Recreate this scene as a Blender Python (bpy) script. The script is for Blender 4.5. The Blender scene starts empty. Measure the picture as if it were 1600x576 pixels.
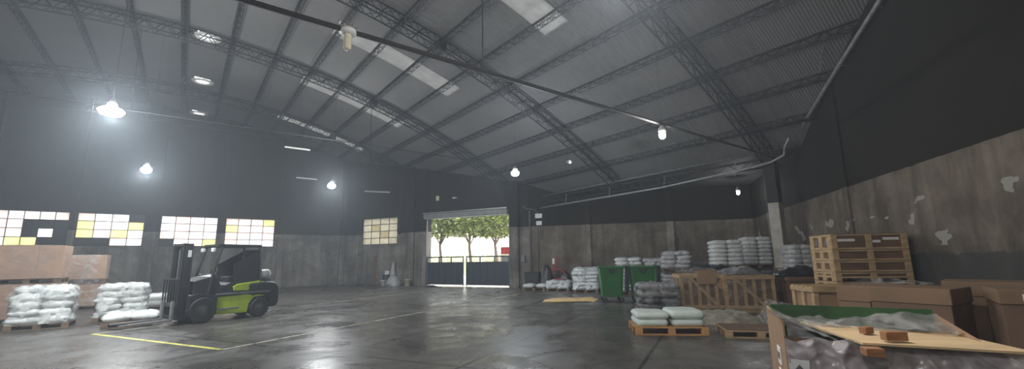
import bpy, math, random
from mathutils import Vector, Matrix, noise
PI = math.pi
HAZE = .0072
rnd = random.Random(7)
scene = bpy.context.scene
COL = scene.collection

# ------------------------------------------------------------------ frame of the hall
AZ = math.radians(-37.2)
UX, UY = math.sin(AZ), math.cos(AZ)          # along the purlins
VX, VY = -UY, UX                              # along the trusses
HALL = math.atan2(UY, UX)                     # rotation of hall-local (u, v, z)
def W2(u, v): return (u * UX + v * VX, u * UY + v * VY)
A = (-12.16, 31.17); B = (.9, 24.6); D = (11.9, 21.3); E_ = (4.12, -6.0)
UMAX, UMIN, VMAX = 32.18, -7.27, 20.4
PV = [(-22.36, 9.77), (-15.59, 19.05), (-9.16, 32.18)]           # far wall corners as (v, u)
PLO = [(-22.36, 9.77), (.346, -7.27)]
def u_hi(v):
    if v >= -9.16: return UMAX
    if v >= -15.59: return 19.05 + (v + 15.59) * (32.18 - 19.05) / 6.43
    return 9.77 + (v + 22.36) * (19.05 - 9.77) / 6.77
def u_lo(v):
    if v >= .346: return UMIN
    return 9.77 + (v + 22.36) * (-7.27 - 9.77) / 22.706
EAVE = -16.5
def rz(v):
    if v < EAVE: return 5.28 + .03 * (v - EAVE)
    return 10.86 - .0163 * (v - 2) ** 2
def inv(f, u, a, b):                           # v where f(v) == u
    fa = f(a) - u
    for _ in range(50):
        m = (a + b) / 2
        if (f(m) - u) * fa > 0: a = m
        else: b = m
    return (a + b) / 2
def v_lo(u):
    "lowest v inside the hall on the line u = const"
    if u >= 9.77: return inv(u_hi, u, -22.36, -9.16)
    return inv(u_lo, u, -22.36, .346)

# ------------------------------------------------------------------ materials
def nodes(name):
    m = bpy.data.materials.new(name); m.use_nodes = True
    nt = m.node_tree; nt.nodes.clear()
    return m, nt
def N(nt, t, **k):
    n = nt.nodes.new(t)
    for a, b in k.items():
        if a.startswith('i_'):
            n.inputs[a[2:].replace('_', ' ')].default_value = b
        else: setattr(n, a, b)
    return n
def c4(c): return (c[0], c[1], c[2], 1)
def ramp(nt, src, stops):
    r = N(nt, 'ShaderNodeValToRGB'); e = r.color_ramp.elements
    while len(e) < len(stops): e.new(.5)
    for el, (p, c) in zip(e, stops):
        el.position = p; el.color = c4(c) if hasattr(c, '__len__') else (c, c, c, 1)
    nt.links.new(src, r.inputs[0]); return r.outputs[0]
def math_(nt, op, a, b=None, c=None, clamp=False):
    n = N(nt, 'ShaderNodeMath', operation=op); n.use_clamp = clamp
    for i, s in enumerate((a, b, c)):
        if s is None: continue
        if isinstance(s, (int, float)): n.inputs[i].default_value = s
        else: nt.links.new(s, n.inputs[i])
    return n.outputs[0]
def mixc(nt, f, a, b, mode='MIX'):
    n = N(nt, 'ShaderNodeMix', data_type='RGBA', blend_type=mode)
    for s, i in ((f, 0), (a, 6), (b, 7)):
        if isinstance(s, (int, float)): n.inputs[i].default_value = s
        elif isinstance(s, tuple): n.inputs[i].default_value = c4(s)
        else: nt.links.new(s, n.inputs[i])
    return n.outputs[2]
def noise_(nt, vec, scale, detail=4, rough=.6, dist=0):
    n = N(nt, 'ShaderNodeTexNoise'); n.inputs['Scale'].default_value = scale
    n.inputs['Detail'].default_value = detail; n.inputs['Roughness'].default_value = rough
    n.inputs['Distortion'].default_value = dist
    if vec is not None: nt.links.new(vec, n.inputs['Vector'])
    return n.outputs[0]
def mapping(nt, vec, scale=(1, 1, 1), rot=(0, 0, 0), loc=(0, 0, 0)):
    m = N(nt, 'ShaderNodeMapping'); m.inputs['Scale'].default_value = scale
    m.inputs['Rotation'].default_value = rot; m.inputs['Location'].default_value = loc
    nt.links.new(vec, m.inputs['Vector']); return m.outputs[0]
def out(nt, sh):
    o = N(nt, 'ShaderNodeOutputMaterial'); nt.links.new(sh, o.inputs[0])
def pm(name, col, rough=.6, var=.25, scale=6, bump=.0, bscale=30, metal=0, spec=.5, stretch=(1, 1, 1), col2=None, alpha=1, trans=0):
    "procedural principled: base colour broken by noise, optional bump"
    m, nt = nodes(name)
    tc = N(nt, 'ShaderNodeTexCoord').outputs['Object']
    v = mapping(nt, tc, stretch)
    f = noise_(nt, v, scale)
    a = tuple(x * (1 - var) for x in col); b = tuple(min(1, x * (1 + var)) for x in col)
    if col2: b = col2
    c = ramp(nt, f, [(.32, a), (.68, b)])
    p = N(nt, 'ShaderNodeBsdfPrincipled'); nt.links.new(c, p.inputs['Base Color'])
    p.inputs['Roughness'].default_value = rough; p.inputs['Metallic'].default_value = metal
    p.inputs['Specular IOR Level'].default_value = spec
    p.inputs['Alpha'].default_value = alpha
    if bump:
        bn = N(nt, 'ShaderNodeBump'); bn.inputs['Strength'].default_value = bump; bn.inputs['Distance'].default_value = .02
        nt.links.new(noise_(nt, v, bscale), bn.inputs['Height']); nt.links.new(bn.outputs[0], p.inputs['Normal'])
    out(nt, p.outputs[0]); return m
def emit(name, col, s):
    m, nt = nodes(name); e = N(nt, 'ShaderNodeEmission'); e.inputs[0].default_value = c4(col); e.inputs[1].default_value = s
    out(nt, e.outputs[0]); return m
def trans(name, col, mix=.85):
    "frosted translucent sheet"
    m, nt = nodes(name)
    tc = N(nt, 'ShaderNodeTexCoord').outputs['Object']
    f = noise_(nt, tc, 3.1, 5)
    c = ramp(nt, f, [(.3, tuple(x * .8 for x in col)), (.7, col)])
    t = N(nt, 'ShaderNodeBsdfTranslucent'); nt.links.new(c, t.inputs[0])
    d = N(nt, 'ShaderNodeBsdfPrincipled'); d.inputs['Base Color'].default_value = c4(tuple(x * .5 for x in col)); d.inputs['Roughness'].default_value = .3
    mx = N(nt, 'ShaderNodeMixShader'); mx.inputs[0].default_value = mix
    nt.links.new(d.outputs[0], mx.inputs[1]); nt.links.new(t.outputs[0], mx.inputs[2]); out(nt, mx.outputs[0]); return m
def film(name, col, a0, a1, rough=.22, scale=4, bump=.3):
    "thin plastic film: mostly clear with whitish folds"
    m, nt = nodes(name)
    tc = N(nt, 'ShaderNodeTexCoord').outputs['Object']
    v = mapping(nt, tc, (1, 1, 1.6))
    f = noise_(nt, v, scale, 3, .5, 1.0)
    al = ramp(nt, f, [(.42, a0), (.64, a1)])
    p = N(nt, 'ShaderNodeBsdfPrincipled'); p.inputs['Base Color'].default_value = c4(col); p.inputs['Roughness'].default_value = rough
    p.inputs['Specular IOR Level'].default_value = .8
    bn = N(nt, 'ShaderNodeBump'); bn.inputs['Strength'].default_value = bump; bn.inputs['Distance'].default_value = .05
    nt.links.new(f, bn.inputs['Height']); nt.links.new(bn.outputs[0], p.inputs['Normal'])
    t = N(nt, 'ShaderNodeBsdfTransparent')
    mx = N(nt, 'ShaderNodeMixShader'); nt.links.new(al, mx.inputs[0])
    nt.links.new(t.outputs[0], mx.inputs[1]); nt.links.new(p.outputs[0], mx.inputs[2]); out(nt, mx.outputs[0]); return m

def wall_mat(name, dado=False, k=(1, 1, 1), kd=(1, 1, 1)):
    m, nt = nodes(name)
    g = N(nt, 'ShaderNodeNewGeometry').outputs['Position']
    sep = N(nt, 'ShaderNodeSeparateXYZ'); nt.links.new(g, sep.inputs[0]); z = sep.outputs[2]
    blot = noise_(nt, g, .55, 6, .68, .4)
    fine = noise_(nt, g, 3.2, 5, .7)
    streak = noise_(nt, mapping(nt, g, (2.2, 2.2, .22)), 1.0, 5, .6)
    con = ramp(nt, blot, [(.3, (.11, .10, .088)), (.5, (.25, .232, .205)), (.70, (.44, .42, .38))])
    con = mixc(nt, .75, con, ramp(nt, streak, [(.35, (.42, .41, .40)), (.65, (1, 1, 1))]), 'MULTIPLY')
    con = mixc(nt, .5, con, ramp(nt, fine, [(.3, (.6, .6, .6)), (.7, (1.0, 1.0, 1.0))]), 'MULTIPLY')
    con = mixc(nt, 1.0, con, k, 'MULTIPLY')
    if dado:
        # old dark dado paint, flaked patches where bare plaster shows
        dz = math_(nt, 'GREATER_THAN', math_(nt, 'ADD', z, math_(nt, 'MULTIPLY', fine, .25)), 1.72)
        con = mixc(nt, dz, mixc(nt, .82, con, (.045, .046, .046)), con)
        fl = noise_(nt, mapping(nt, g, (1, 1, 1.8)), 1.3, 3, .5)
        band = math_(nt, 'MULTIPLY', math_(nt, 'GREATER_THAN', fl, .63), math_(nt, 'LESS_THAN', math_(nt, 'ABSOLUTE', math_(nt, 'SUBTRACT', z, 2.25)), .5))
        con = mixc(nt, math_(nt, 'MULTIPLY', band, .55), con, (.42, .41, .37))
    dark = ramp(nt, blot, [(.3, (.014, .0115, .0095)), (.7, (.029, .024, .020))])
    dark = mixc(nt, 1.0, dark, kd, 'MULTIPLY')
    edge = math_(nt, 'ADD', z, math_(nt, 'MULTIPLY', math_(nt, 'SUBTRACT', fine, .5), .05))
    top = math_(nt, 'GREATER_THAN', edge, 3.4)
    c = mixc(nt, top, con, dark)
    p = N(nt, 'ShaderNodeBsdfPrincipled'); nt.links.new(c, p.inputs['Base Color']); p.inputs['Roughness'].default_value = .85
    p.inputs['Specular IOR Level'].default_value = .25
    bn = N(nt, 'ShaderNodeBump'); bn.inputs['Strength'].default_value = .35; bn.inputs['Distance'].default_value = .03
    nt.links.new(fine, bn.inputs['Height']); nt.links.new(bn.outputs[0], p.inputs['Normal'])
    out(nt, p.outputs[0]); return m

def floor_mat():
    m, nt = nodes('worn_concrete_floor')
    g = N(nt, 'ShaderNodeNewGeometry').outputs['Position']
    r = mapping(nt, g, (1, 1, 1), (0, 0, math.radians(25)))        # joints run 25 degrees off the camera axis
    sep = N(nt, 'ShaderNodeSeparateXYZ'); nt.links.new(r, sep.inputs[0])
    def joint(co, off, per, w):
        a = math_(nt, 'ADD', co, off); b = math_(nt, 'MODULO', math_(nt, 'ADD', a, 100 * per), per)
        return math_(nt, 'LESS_THAN', math_(nt, 'ABSOLUTE', math_(nt, 'SUBTRACT', b, per / 2)), w)
    j = math_(nt, 'MAXIMUM', joint(sep.outputs[0], 6.15 + 1.25, 2.5, .028), joint(sep.outputs[1], -5.9 + 2.5, 5, .028))
    big = noise_(nt, g, .28, 6, .62, .3); mid = noise_(nt, g, 1.7, 6, .7); fine = noise_(nt, g, 14, 3, .6)
    c = ramp(nt, big, [(.3, (.044, .041, .037)), (.5, (.083, .077, .070)), (.72, (.14, .13, .118))])
    c = mixc(nt, .6, c, ramp(nt, mid, [(.3, (.6, .6, .6)), (.7, (1.25, 1.25, 1.25))]), 'MULTIPLY')
    c = mixc(nt, j, c, (.008, .008, .008))
    p = N(nt, 'ShaderNodeBsdfPrincipled'); nt.links.new(c, p.inputs['Base Color'])
    ro = ramp(nt, noise_(nt, g, .8, 7, .72, .8), [(.36, .20), (.5, .33), (.66, .60)])
    nt.links.new(ro, p.inputs['Roughness']); p.inputs['Specular IOR Level'].default_value = .55
    h = math_(nt, 'ADD', math_(nt, 'MULTIPLY', mid, .7), math_(nt, 'MULTIPLY', fine, .12))
    h = math_(nt, 'SUBTRACT', h, math_(nt, 'MULTIPLY', j, .3))
    bn = N(nt, 'ShaderNodeBump'); bn.inputs['Strength'].default_value = .35; bn.inputs['Distance'].default_value = .02
    nt.links.new(h, bn.inputs['Height']); nt.links.new(bn.outputs[0], p.inputs['Normal'])
    out(nt, p.outputs[0]); return m

def roof_mat():
    m, nt = nodes('corrugated_roof_sheet')
    tc = N(nt, 'ShaderNodeTexCoord').outputs['Object']
    w = N(nt, 'ShaderNodeTexWave', wave_type='BANDS', bands_direction='X'); w.inputs['Scale'].default_value = 4
    nt.links.new(tc, w.inputs['Vector'])
    c = ramp(nt, noise_(nt, tc, .35, 5, .6), [(.3, (.10, .099, .098)), (.7, (.14, .138, .137))])
    p = N(nt, 'ShaderNodeBsdfPrincipled'); nt.links.new(c, p.inputs['Base Color']); p.inputs['Roughness'].default_value = .65
    bn = N(nt, 'ShaderNodeBump'); bn.inputs['Strength'].default_value = .5; bn.inputs['Distance'].default_value = .03
    nt.links.new(w.outputs[1], bn.inputs['Height']); nt.links.new(bn.outputs[0], p.inputs['Normal'])
    out(nt, p.outputs[0]); return m

def line_mat(name, col, lo, hi):
    m, nt = nodes(name)
    g = N(nt, 'ShaderNodeNewGeometry').outputs['Position']
    f = ramp(nt, noise_(nt, g, 3.5, 6, .75), [(lo, 0), (hi, 1)])
    p = N(nt, 'ShaderNodeBsdfPrincipled'); p.inputs['Base Color'].default_value = c4(col); p.inputs['Roughness'].default_value = .5
    t = N(nt, 'ShaderNodeBsdfTransparent'); mx = N(nt, 'ShaderNodeMixShader')
    nt.links.new(f, mx.inputs[0]); nt.links.new(t.outputs[0], mx.inputs[1]); nt.links.new(p.outputs[0], mx.inputs[2])
    out(nt, mx.outputs[0]); return m

M = dict(
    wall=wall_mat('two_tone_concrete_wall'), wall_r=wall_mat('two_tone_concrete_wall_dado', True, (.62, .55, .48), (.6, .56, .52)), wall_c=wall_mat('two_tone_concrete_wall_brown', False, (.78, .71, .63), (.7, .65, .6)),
    floor=floor_mat(), roof=roof_mat(),
    steel=pm('dark_painted_steel', (.022, .022, .023), .55, .3, 9),
    gal=pm('galvanised_pipe', (.26, .26, .26), .42, .25, 8, metal=.4),
    galdull=pm('dull_grey_pipe', (.13, .13, .13), .5, .25, 8),
    sky=trans('skylight_sheet', (.27, .27, .265), .9),
    ventw=trans('vent_dome', (.34, .34, .34), .9),
    pw=trans('frosted_pane_white', (.98, .96, .98)), pp=trans('frosted_pane_pink', (.93, .82, .79)),
    py=trans('frosted_pane_yellow', (.88, .87, .52)), pc=trans('frosted_pane_cream', (.60, .58, .50)),
    pcd=trans('frosted_pane_cream_dirty', (.52, .48, .36)),
    pk=pm('blocked_pane', (.035, .035, .038), .6),
    wood=pm('pine_slats', (.42, .29, .15), .7, .28, 5, .3, 20, stretch=(.4, 3, 3)),
    woodo=pm('orange_pallet_wood', (.50, .26, .09), .65, .25, 5, .2, 20, stretch=(.4, 3, 3)),
    wooddk=pm('weathered_pallet_wood', (.16, .11, .07), .75, .35, 5, .3, 20, stretch=(.4, 3, 3)),
    woodbr=pm('brown_crate_board', (.14, .075, .04), .65, .25, 4, .2, 20, stretch=(.5, 3, 3)),
    ply=pm('plywood_sheet', (.60, .43, .24), .6, .14, 3, .1, 20, stretch=(.3, 3, 1)),
    block=pm('red_brown_wood_block', (.30, .14, .06), .7, .3, 14, .2, 30, stretch=(.4, 3, 3)),
    card=pm('brown_cardboard', (.30, .185, .105), .75, .14, 3, .1, 12),
    cardg=pm('golden_cardboard', (.56, .39, .18), .75, .12, 3, .1, 12),
    cardd=pm('dark_cardboard', (.135, .08, .048), .75, .2, 3, .1, 12),
    cardw=pm('faded_cardboard', (.36, .235, .165), .7, .12, 2.5, .1, 12),
    tape=pm('brown_tape', (.20, .12, .07), .35, .1, 5),
    sack=pm('white_woven_sack', (.62, .64, .63), .5, .14, 8, .5, 14),
    sackg=pm('grey_white_sack', (.40, .40, .405), .42, .22, 7, .5, 12),
    sackd=pm('dull_grey_sack', (.20, .20, .21), .4, .3, 7, .6, 12),
    sackm=pm('mint_white_sack', (.60, .68, .63), .5, .06, 5, .2, 12),
    sackk=pm('charcoal_sack', (.055, .055, .06), .32, .4, 7, .6, 12),
    film=film('clear_stretch_film', (.72, .74, .75), .03, .28),
    filmh=film('hazy_stretch_film', (.60, .60, .60), .05, .42),
    filmg=film('grey_plastic_cover', (.52, .48, .49), .45, .9, .22, 3.0, .5),
    filmbr=film('brownish_stretch_film', (.50, .42, .38), .04, .32),
    filmw=film('bright_stretch_film', (.80, .85, .84), .10, .70, .2, 3.2, .35),
    filmt=film('grey_crumpled_film', (.34, .33, .315), .35, .85, .2, 4, .4),
    cardm=pm('medium_cardboard', (.185, .115, .065), .75, .14, 3, .1, 12),
    lampf=emit('faint_lamp_glow', (.97, .98, 1.0), 110),
    tarp=pm('beige_plastic_sheet', (.27, .25, .20), .4, .35, 6, .8, 9),
    tarpd=pm('black_plastic_sheet', (.018, .018, .02), .3, .4, 6, .8, 9),
    tarpg=pm('grey_plastic_sheet', (.20, .20, .21), .3, .5, 6, .9, 9),
    liner=pm('green_liner', (.045, .13, .045), .4, .35, 3, .3, 8),
    bin=pm('green_bin_plastic', (.022, .15, .035), .42, .12, 5),
    bind=pm('dark_green_bin_plastic', (.010, .045, .018), .45, .15, 5),
    rub=pm('black_rubber', (.012, .012, .013), .7, .3, 9),
    blk=pm('black_paint', (.016, .017, .019), .42, .25, 6),
    gry=pm('grey_paint', (.16, .16, .16), .5, .15, 6),
    lime=pm('lime_green_paint', (.33, .47, .02), .35, .12, 4),
    rim=pm('wheel_rim', (.10, .10, .10), .5, .2, 9),
    tank=pm('lpg_cylinder_paint', (.55, .56, .56), .35, .1, 5),
    white=pm('white_plastic', (.66, .66, .64), .4, .08, 5),
    paper=pm('white_paper_label', (.70, .71, .70), .6, .08, 9),
    print_=pm('grey_print', (.12, .12, .13), .6, .1, 9),
    red=pm('red_paint', (.35, .03, .025), .4, .25, 7),
    gate=pm('slate_gate_paint', (.035, .050, .062), .5, .15, 4),
    shut=pm('roller_shutter_metal', (.20, .21, .21), .5, .2, 5),
    cream=pm('cream_plastic', (.62, .58, .42), .45, .08, 5),
    glass=pm('tinted_screen', (.03, .035, .04), .1, .1, 4, alpha=.55),
    col=pm('bare_concrete', (.36, .34, .30), .85, .22, 3, .4, 14),
    colk=pm('black_wall_paint', (.018, .017, .016), .8, .2, 3),
    yellow=line_mat('worn_yellow_line', (.70, .66, .12), .34, .46),
    pale=line_mat('worn_pale_line', (.55, .55, .42), .36, .54),
    ground=pm('bright_pavement', (.55, .53, .50), .8, .12, 2),
    leaf=pm('leaf_green', (.13, .20, .035), .5, .5, 1.5, col2=(.36, .42, .10)),
    bark=pm('tree_bark', (.20, .15, .11), .8, .3, 6, .4),
    hedge=pm('pale_hedge', (.55, .56, .34), .7, .3, 1.5, .6, 6),
    house=pm('pale_render', (.75, .70, .66), .8, .08, 2),
    lampw=emit('lamp_glow', (1.0, .97, .93), 230), lampl=emit('bright_lamp_glow', (.93, .97, 1.0), 640), lampo=emit('cool_lamp_glow', (.84, .92, 1.0), 430), lampn=emit('neutral_lamp_glow', (1.0, .98, .96), 300), 
)

# ------------------------------------------------------------------ mesh builder
class MB:
    def __init__(s): s.v = []; s.f = []; s.m = []
    def add(s, vs, fs, mi=0):
        o = len(s.v); s.v += [tuple(p) for p in vs]; s.f += [tuple(i + o for i in f) for f in fs]; s.m += [mi] * len(fs); return s
    def box(s, c, d, rz_=0, mi=0, mat=None, taper=None):
        hx, hy, hz = d[0] / 2, d[1] / 2, d[2] / 2
        ps = []
        for z in (-hz, hz):
            k = 1 if (taper is None or z < 0) else taper
            for x, y in ((-hx, -hy), (hx, -hy), (hx, hy), (-hx, hy)): ps.append(Vector((x * k, y * k, z)))
        R = mat if mat is not None else Matrix.Rotation(rz_, 3, 'Z')
        c = Vector(c)
        return s.add([R @ p + c for p in ps], [(3, 2, 1, 0), (4, 5, 6, 7), (0, 1, 5, 4), (1, 2, 6, 5), (2, 3, 7, 6), (3, 0, 4, 7)], mi)
    def quadbox(s, q, t, mi=0):
        "slab: quad q (4 pts, any plane) thickened by vector t"
        t = Vector(t); a = [Vector(p) for p in q]; b = [p + t for p in a]
        return s.add(a + b, [(3, 2, 1, 0), (4, 5, 6, 7), (0, 1, 5, 4), (1, 2, 6, 5), (2, 3, 7, 6), (3, 0, 4, 7)], mi)
    def cyl(s, p, q, r, n=8, mi=0, r2=None, caps=True):
        p, q = Vector(p), Vector(q); d = (q - p)
        if d.length < 1e-6: return s
        d.normalize(); a = d.orthogonal().normalized(); b = d.cross(a)
        if r2 is None: r2 = r
        vs = []
        for c, rr in ((p, r), (q, r2)):
            for i in range(n):
                t = 2 * PI * (i + .5) / n; vs.append(c + (a * math.cos(t) + b * math.sin(t)) * rr)
        fs = [(i, (i + 1) % n, n + (i + 1) % n, n + i) for i in range(n)]
        if caps: fs += [tuple(range(n - 1, -1, -1)), tuple(range(n, 2 * n))]
        return s.add(vs, fs, mi)
    def tube(s, pts, r, n=8, mi=0):
        pts = [Vector(p) for p in pts]; rings = []
        for i, p in enumerate(pts):
            d = (pts[min(i + 1, len(pts) - 1)] - pts[max(i - 1, 0)]).normalized()
            up = Vector((0, 0, 1)) if abs(d.z) < .95 else Vector((1, 0, 0))
            a = d.cross(up).normalized(); b = d.cross(a)
            rr = r[i] if hasattr(r, '__len__') else r
            rings.append([p + (a * math.cos(2 * PI * k / n) + b * math.sin(2 * PI * k / n)) * rr for k in range(n)])
        vs = [v for R in rings for v in R]; fs = []
        for i in range(len(pts) - 1):
            for k in range(n): fs.append((i * n + k, i * n + (k + 1) % n, (i + 1) * n + (k + 1) % n, (i + 1) * n + k))
        fs += [tuple(range(n - 1, -1, -1)), tuple(range((len(pts) - 1) * n, len(pts) * n))]
        return s.add(vs, fs, mi)
    def lathe(s, prof, c=(0, 0, 0), axis=(0, 0, 1), n=20, mi=0):
        ax = Vector(axis).normalized(); a = ax.orthogonal().normalized(); b = ax.cross(a); c = Vector(c)
        vs = []; fs = []
        for r, h in prof:
            for k in range(n):
                t = 2 * PI * k / n; vs.append(c + ax * h + (a * math.cos(t) + b * math.sin(t)) * r)
        for i in range(len(prof) - 1):
            for k in range(n): fs.append((i * n + k, i * n + (k + 1) % n, (i + 1) * n + (k + 1) % n, (i + 1) * n + k))
        return s.add(vs, fs, mi)
    def prism(s, poly, y0, y1, mi=0):
        "polygon in x-z extruded along y"
        n = len(poly); vs = [(x, y0, z) for x, z in poly] + [(x, y1, z) for x, z in poly]
        fs = [(i, (i + 1) % n, n + (i + 1) % n, n + i) for i in range(n)] + [tuple(range(n - 1, -1, -1)), tuple(range(n, 2 * n))]
        return s.add(vs, fs, mi)
    def build(s, name, mats, parent=None, smooth=False, bevel=0, loc=None, rot=0):
        me = bpy.data.meshes.new(name); me.from_pydata(s.v, [], s.f)
        if not isinstance(mats, (list, tuple)): mats = [mats]
        for m in mats: me.materials.append(m)
        for p, mi in zip(me.polygons, s.m): p.material_index = mi; p.use_smooth = smooth
        me.update()
        o = bpy.data.objects.new(name, me); COL.objects.link(o)
        if parent is not None: o.parent = parent
        if loc is not None: o.location = loc
        if rot: o.rotation_euler = (0, 0, rot)
        if bevel:
            b = o.modifiers.new('bevel', 'BEVEL'); b.width = bevel; b.segments = 2; b.limit_method = 'ANGLE'
        return o
def struct(o): o['kind'] = 'structure'; return o
def tag(o, label, cat, group=None, kind=None):
    o['label'] = label; o['category'] = cat
    if group: o['group'] = group
    if kind: o['kind'] = kind
    return o
def thing(name, label, cat, loc=(0, 0, 0), rot=0, group=None):
    o = bpy.data.objects.new(name, None); COL.objects.link(o); o.location = loc; o.rotation_euler = (0, 0, rot)
    o.empty_display_size = .1
    return tag(o, label, cat, group)
def kids(o): return [c for c in ALLK.get(o.name, [])]
def dup(root, loc, rot, label=None, group=None, cat=None):
    r = root.copy(); COL.objects.link(r); r.location = loc; r.rotation_euler = (0, 0, rot)
    if label: r['label'] = label
    if group: r['group'] = group
    if cat: r['category'] = cat
    for ch in list(root.children):
        c = ch.copy(); COL.objects.link(c); c.parent = r
        for g in list(ch.children):
            d = g.copy(); COL.objects.link(d); d.parent = c
    return r

# ------------------------------------------------------------------ room shell
gx, gy = W2(UMAX, VMAX); fx, fy = W2(UMIN, VMAX)
poly = [A, B, D, E_, (fx, fy), (gx, gy)]
mb = MB(); n = NP = len(poly)
mb.add([(x, y, 0) for x, y in poly] + [(x, y, -.25) for x, y in poly],
       [tuple(range(n - 1, -1, -1)), tuple(range(n, 2 * n))] + [(i, (i + 1) % n, n + (i + 1) % n, n + i) for i in range(n)])
struct(mb.build('floor', M['floor']))

def uv_of(x, y): return x * UX + y * UY, x * VX + y * VY
class Wall:
    "vertical wall from P to Q; inner face on the line, thickness outward"
    def __init__(s, P, Q, t=.35):
        s.P = Vector(P); s.Q = Vector(Q); s.L = (s.Q - s.P).length; s.d = (s.Q - s.P) / s.L
        s.n = Vector((-s.d.y, s.d.x)); s.t = t
        mid = (s.P + s.Q) / 2
        if s.n.dot(Vector((-6, 12)) - mid) < 0: s.n = -s.n          # n points into the hall
        s.ang = math.atan2(s.d.y, s.d.x)
    def pt(s, a, off=0, z=0):
        p = s.P + s.d * a + s.n * off; return Vector((p.x, p.y, z))
    def top(s, a):
        p = s.P + s.d * a; u, v = uv_of(p.x, p.y); return rz(v) + .12
    def panel(s, mb, a0, a1, z0, z1=None, mi=0):
        k = max(1, int((a1 - a0) / .8)) if z1 is None else 1
        for i in range(k):
            x0 = a0 + (a1 - a0) * i / k; x1 = a0 + (a1 - a0) * (i + 1) / k
            t0 = s.top(x0) if z1 is None else z1; t1 = s.top(x1) if z1 is None else z1
            q = [s.pt(x0, 0, z0), s.pt(x1, 0, z0), s.pt(x1, 0, t1), s.pt(x0, 0, t0)]
            o = s.n * -s.t
            mb.quadbox(q, (o.x, o.y, 0), mi)
    def box(s, mb, a0, a1, o0, o1, z0, z1, mi=0):
        q = [s.pt(a0, o0, z0), s.pt(a1, o0, z0), s.pt(a1, o0, z1), s.pt(a0, o0, z1)]
        o = s.n * (o1 - o0); mb.quadbox(q, (o.x, o.y, 0), mi)
    def build(s, name, holes, mat):
        mb = MB(); a = 0
        for h0, h1, z0, z1 in sorted(holes):
            s.panel(mb, a, h0, -.2)
            if z0 > 0: s.panel(mb, h0, h1, -.2, z0)
            s.panel(mb, h0, h1, z1); a = h1
        s.panel(mb, a, s.L, -.2)
        return struct(mb.build(name, mat))
WL = Wall(A, (gx, gy)); WB = Wall(A, B); WC = Wall(B, D); WR = Wall(D, E_); WE = Wall((gx, gy), (fx, fy)); WF = Wall((fx, fy), E_)
WIN = [(14.10, 16.86), (11.05, 13.84), (7.59, 10.36), (4.45, 7.21)]
WZ0, WZ1 = 2.58, 4.38
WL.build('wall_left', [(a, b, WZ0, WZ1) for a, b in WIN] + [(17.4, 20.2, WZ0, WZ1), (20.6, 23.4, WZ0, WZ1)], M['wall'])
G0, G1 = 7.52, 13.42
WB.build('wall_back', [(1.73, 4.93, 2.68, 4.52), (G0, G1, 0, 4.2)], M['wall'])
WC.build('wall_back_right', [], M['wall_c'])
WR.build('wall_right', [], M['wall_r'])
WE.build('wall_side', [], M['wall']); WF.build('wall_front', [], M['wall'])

# roof: cells in hall-local (u, v, z), skylight cells left out
PUR = [-15.25, -14.0, -12.75, -11.35, -9.9, -8.4, -6.87, -5.4, -3.93, -2.45, -.85, .75, 2.3, 3.9, 5.5, 7.1, 8.7, 10.2, 11.7, 13.2, 14.7, 16.2, 17.6, 19]
SKYU = [(8.75, 9.85), (15.35, 16.55), (21.2, 22.3), (27.75, 28.85)]
SKYV = (-8.95, -3.85)
SKYO = [(-5.3, .5, 6.5)]
vl = sorted(set([-22.36, -19, EAVE, -15.59, -9.16, SKYV[0], SKYV[1], -.3, .3, .346, VMAX] + [EAVE + .75 * i for i in range(1, 49)]))
vl = [v for i, v in enumerate(vl) if i == 0 or v - vl[i - 1] > .02]
mb = MB()
for v0, v1 in zip(vl, vl[1:]):
    vm = (v0 + v1) / 2
    cuts = []
    if SKYV[0] < vm < SKYV[1]: cuts = list(SKYU)
    if -.33 < vm < .33: cuts = [(20.2, 20.8), (25.7, 26.3), (31.7, 32.3 - .15)]
    e0 = (u_lo(v0) - .1, u_lo(v1) - .1); e1 = (u_hi(v0) + .1, u_hi(v1) + .1)
    segs = []; cur = e0
    for a, b in cuts: segs.append((cur, (a, a))); cur = (b, b)
    segs.append((cur, e1))
    for s0, s1 in segs:
        mb.quadbox([(s0[0], v0, rz(v0)), (s1[0], v0, rz(v0)), (s1[1], v1, rz(v1)), (s0[1], v1, rz(v1))], (0, 0, .06))
struct(mb.build('ceiling', M['roof'], rot=HALL))
for i, (a, b) in enumerate(SKYU):
    mb = MB(); k = 8
    for j in range(k):
        v0 = SKYV[0] + (SKYV[1] - SKYV[0]) * j / k; v1 = SKYV[0] + (SKYV[1] - SKYV[0]) * (j + 1) / k
        mb.quadbox([(a - .02, v0, rz(v0) - .01), (b + .02, v0, rz(v0) - .01), (b + .02, v1, rz(v1) - .01), (a - .02, v1, rz(v1) - .01)], (0, 0, .004))
    tag(mb.build('roof_skylight', M['sky'], rot=HALL),
        ['pale translucent roof strip nearest the camera, by the top edge', 'long pale translucent roof strip, second from the camera', 'pale translucent roof strip third from the camera',
         'farthest pale translucent roof strip near the window wall'][i], 'skylight', 'translucent strips let into the roof')
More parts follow.
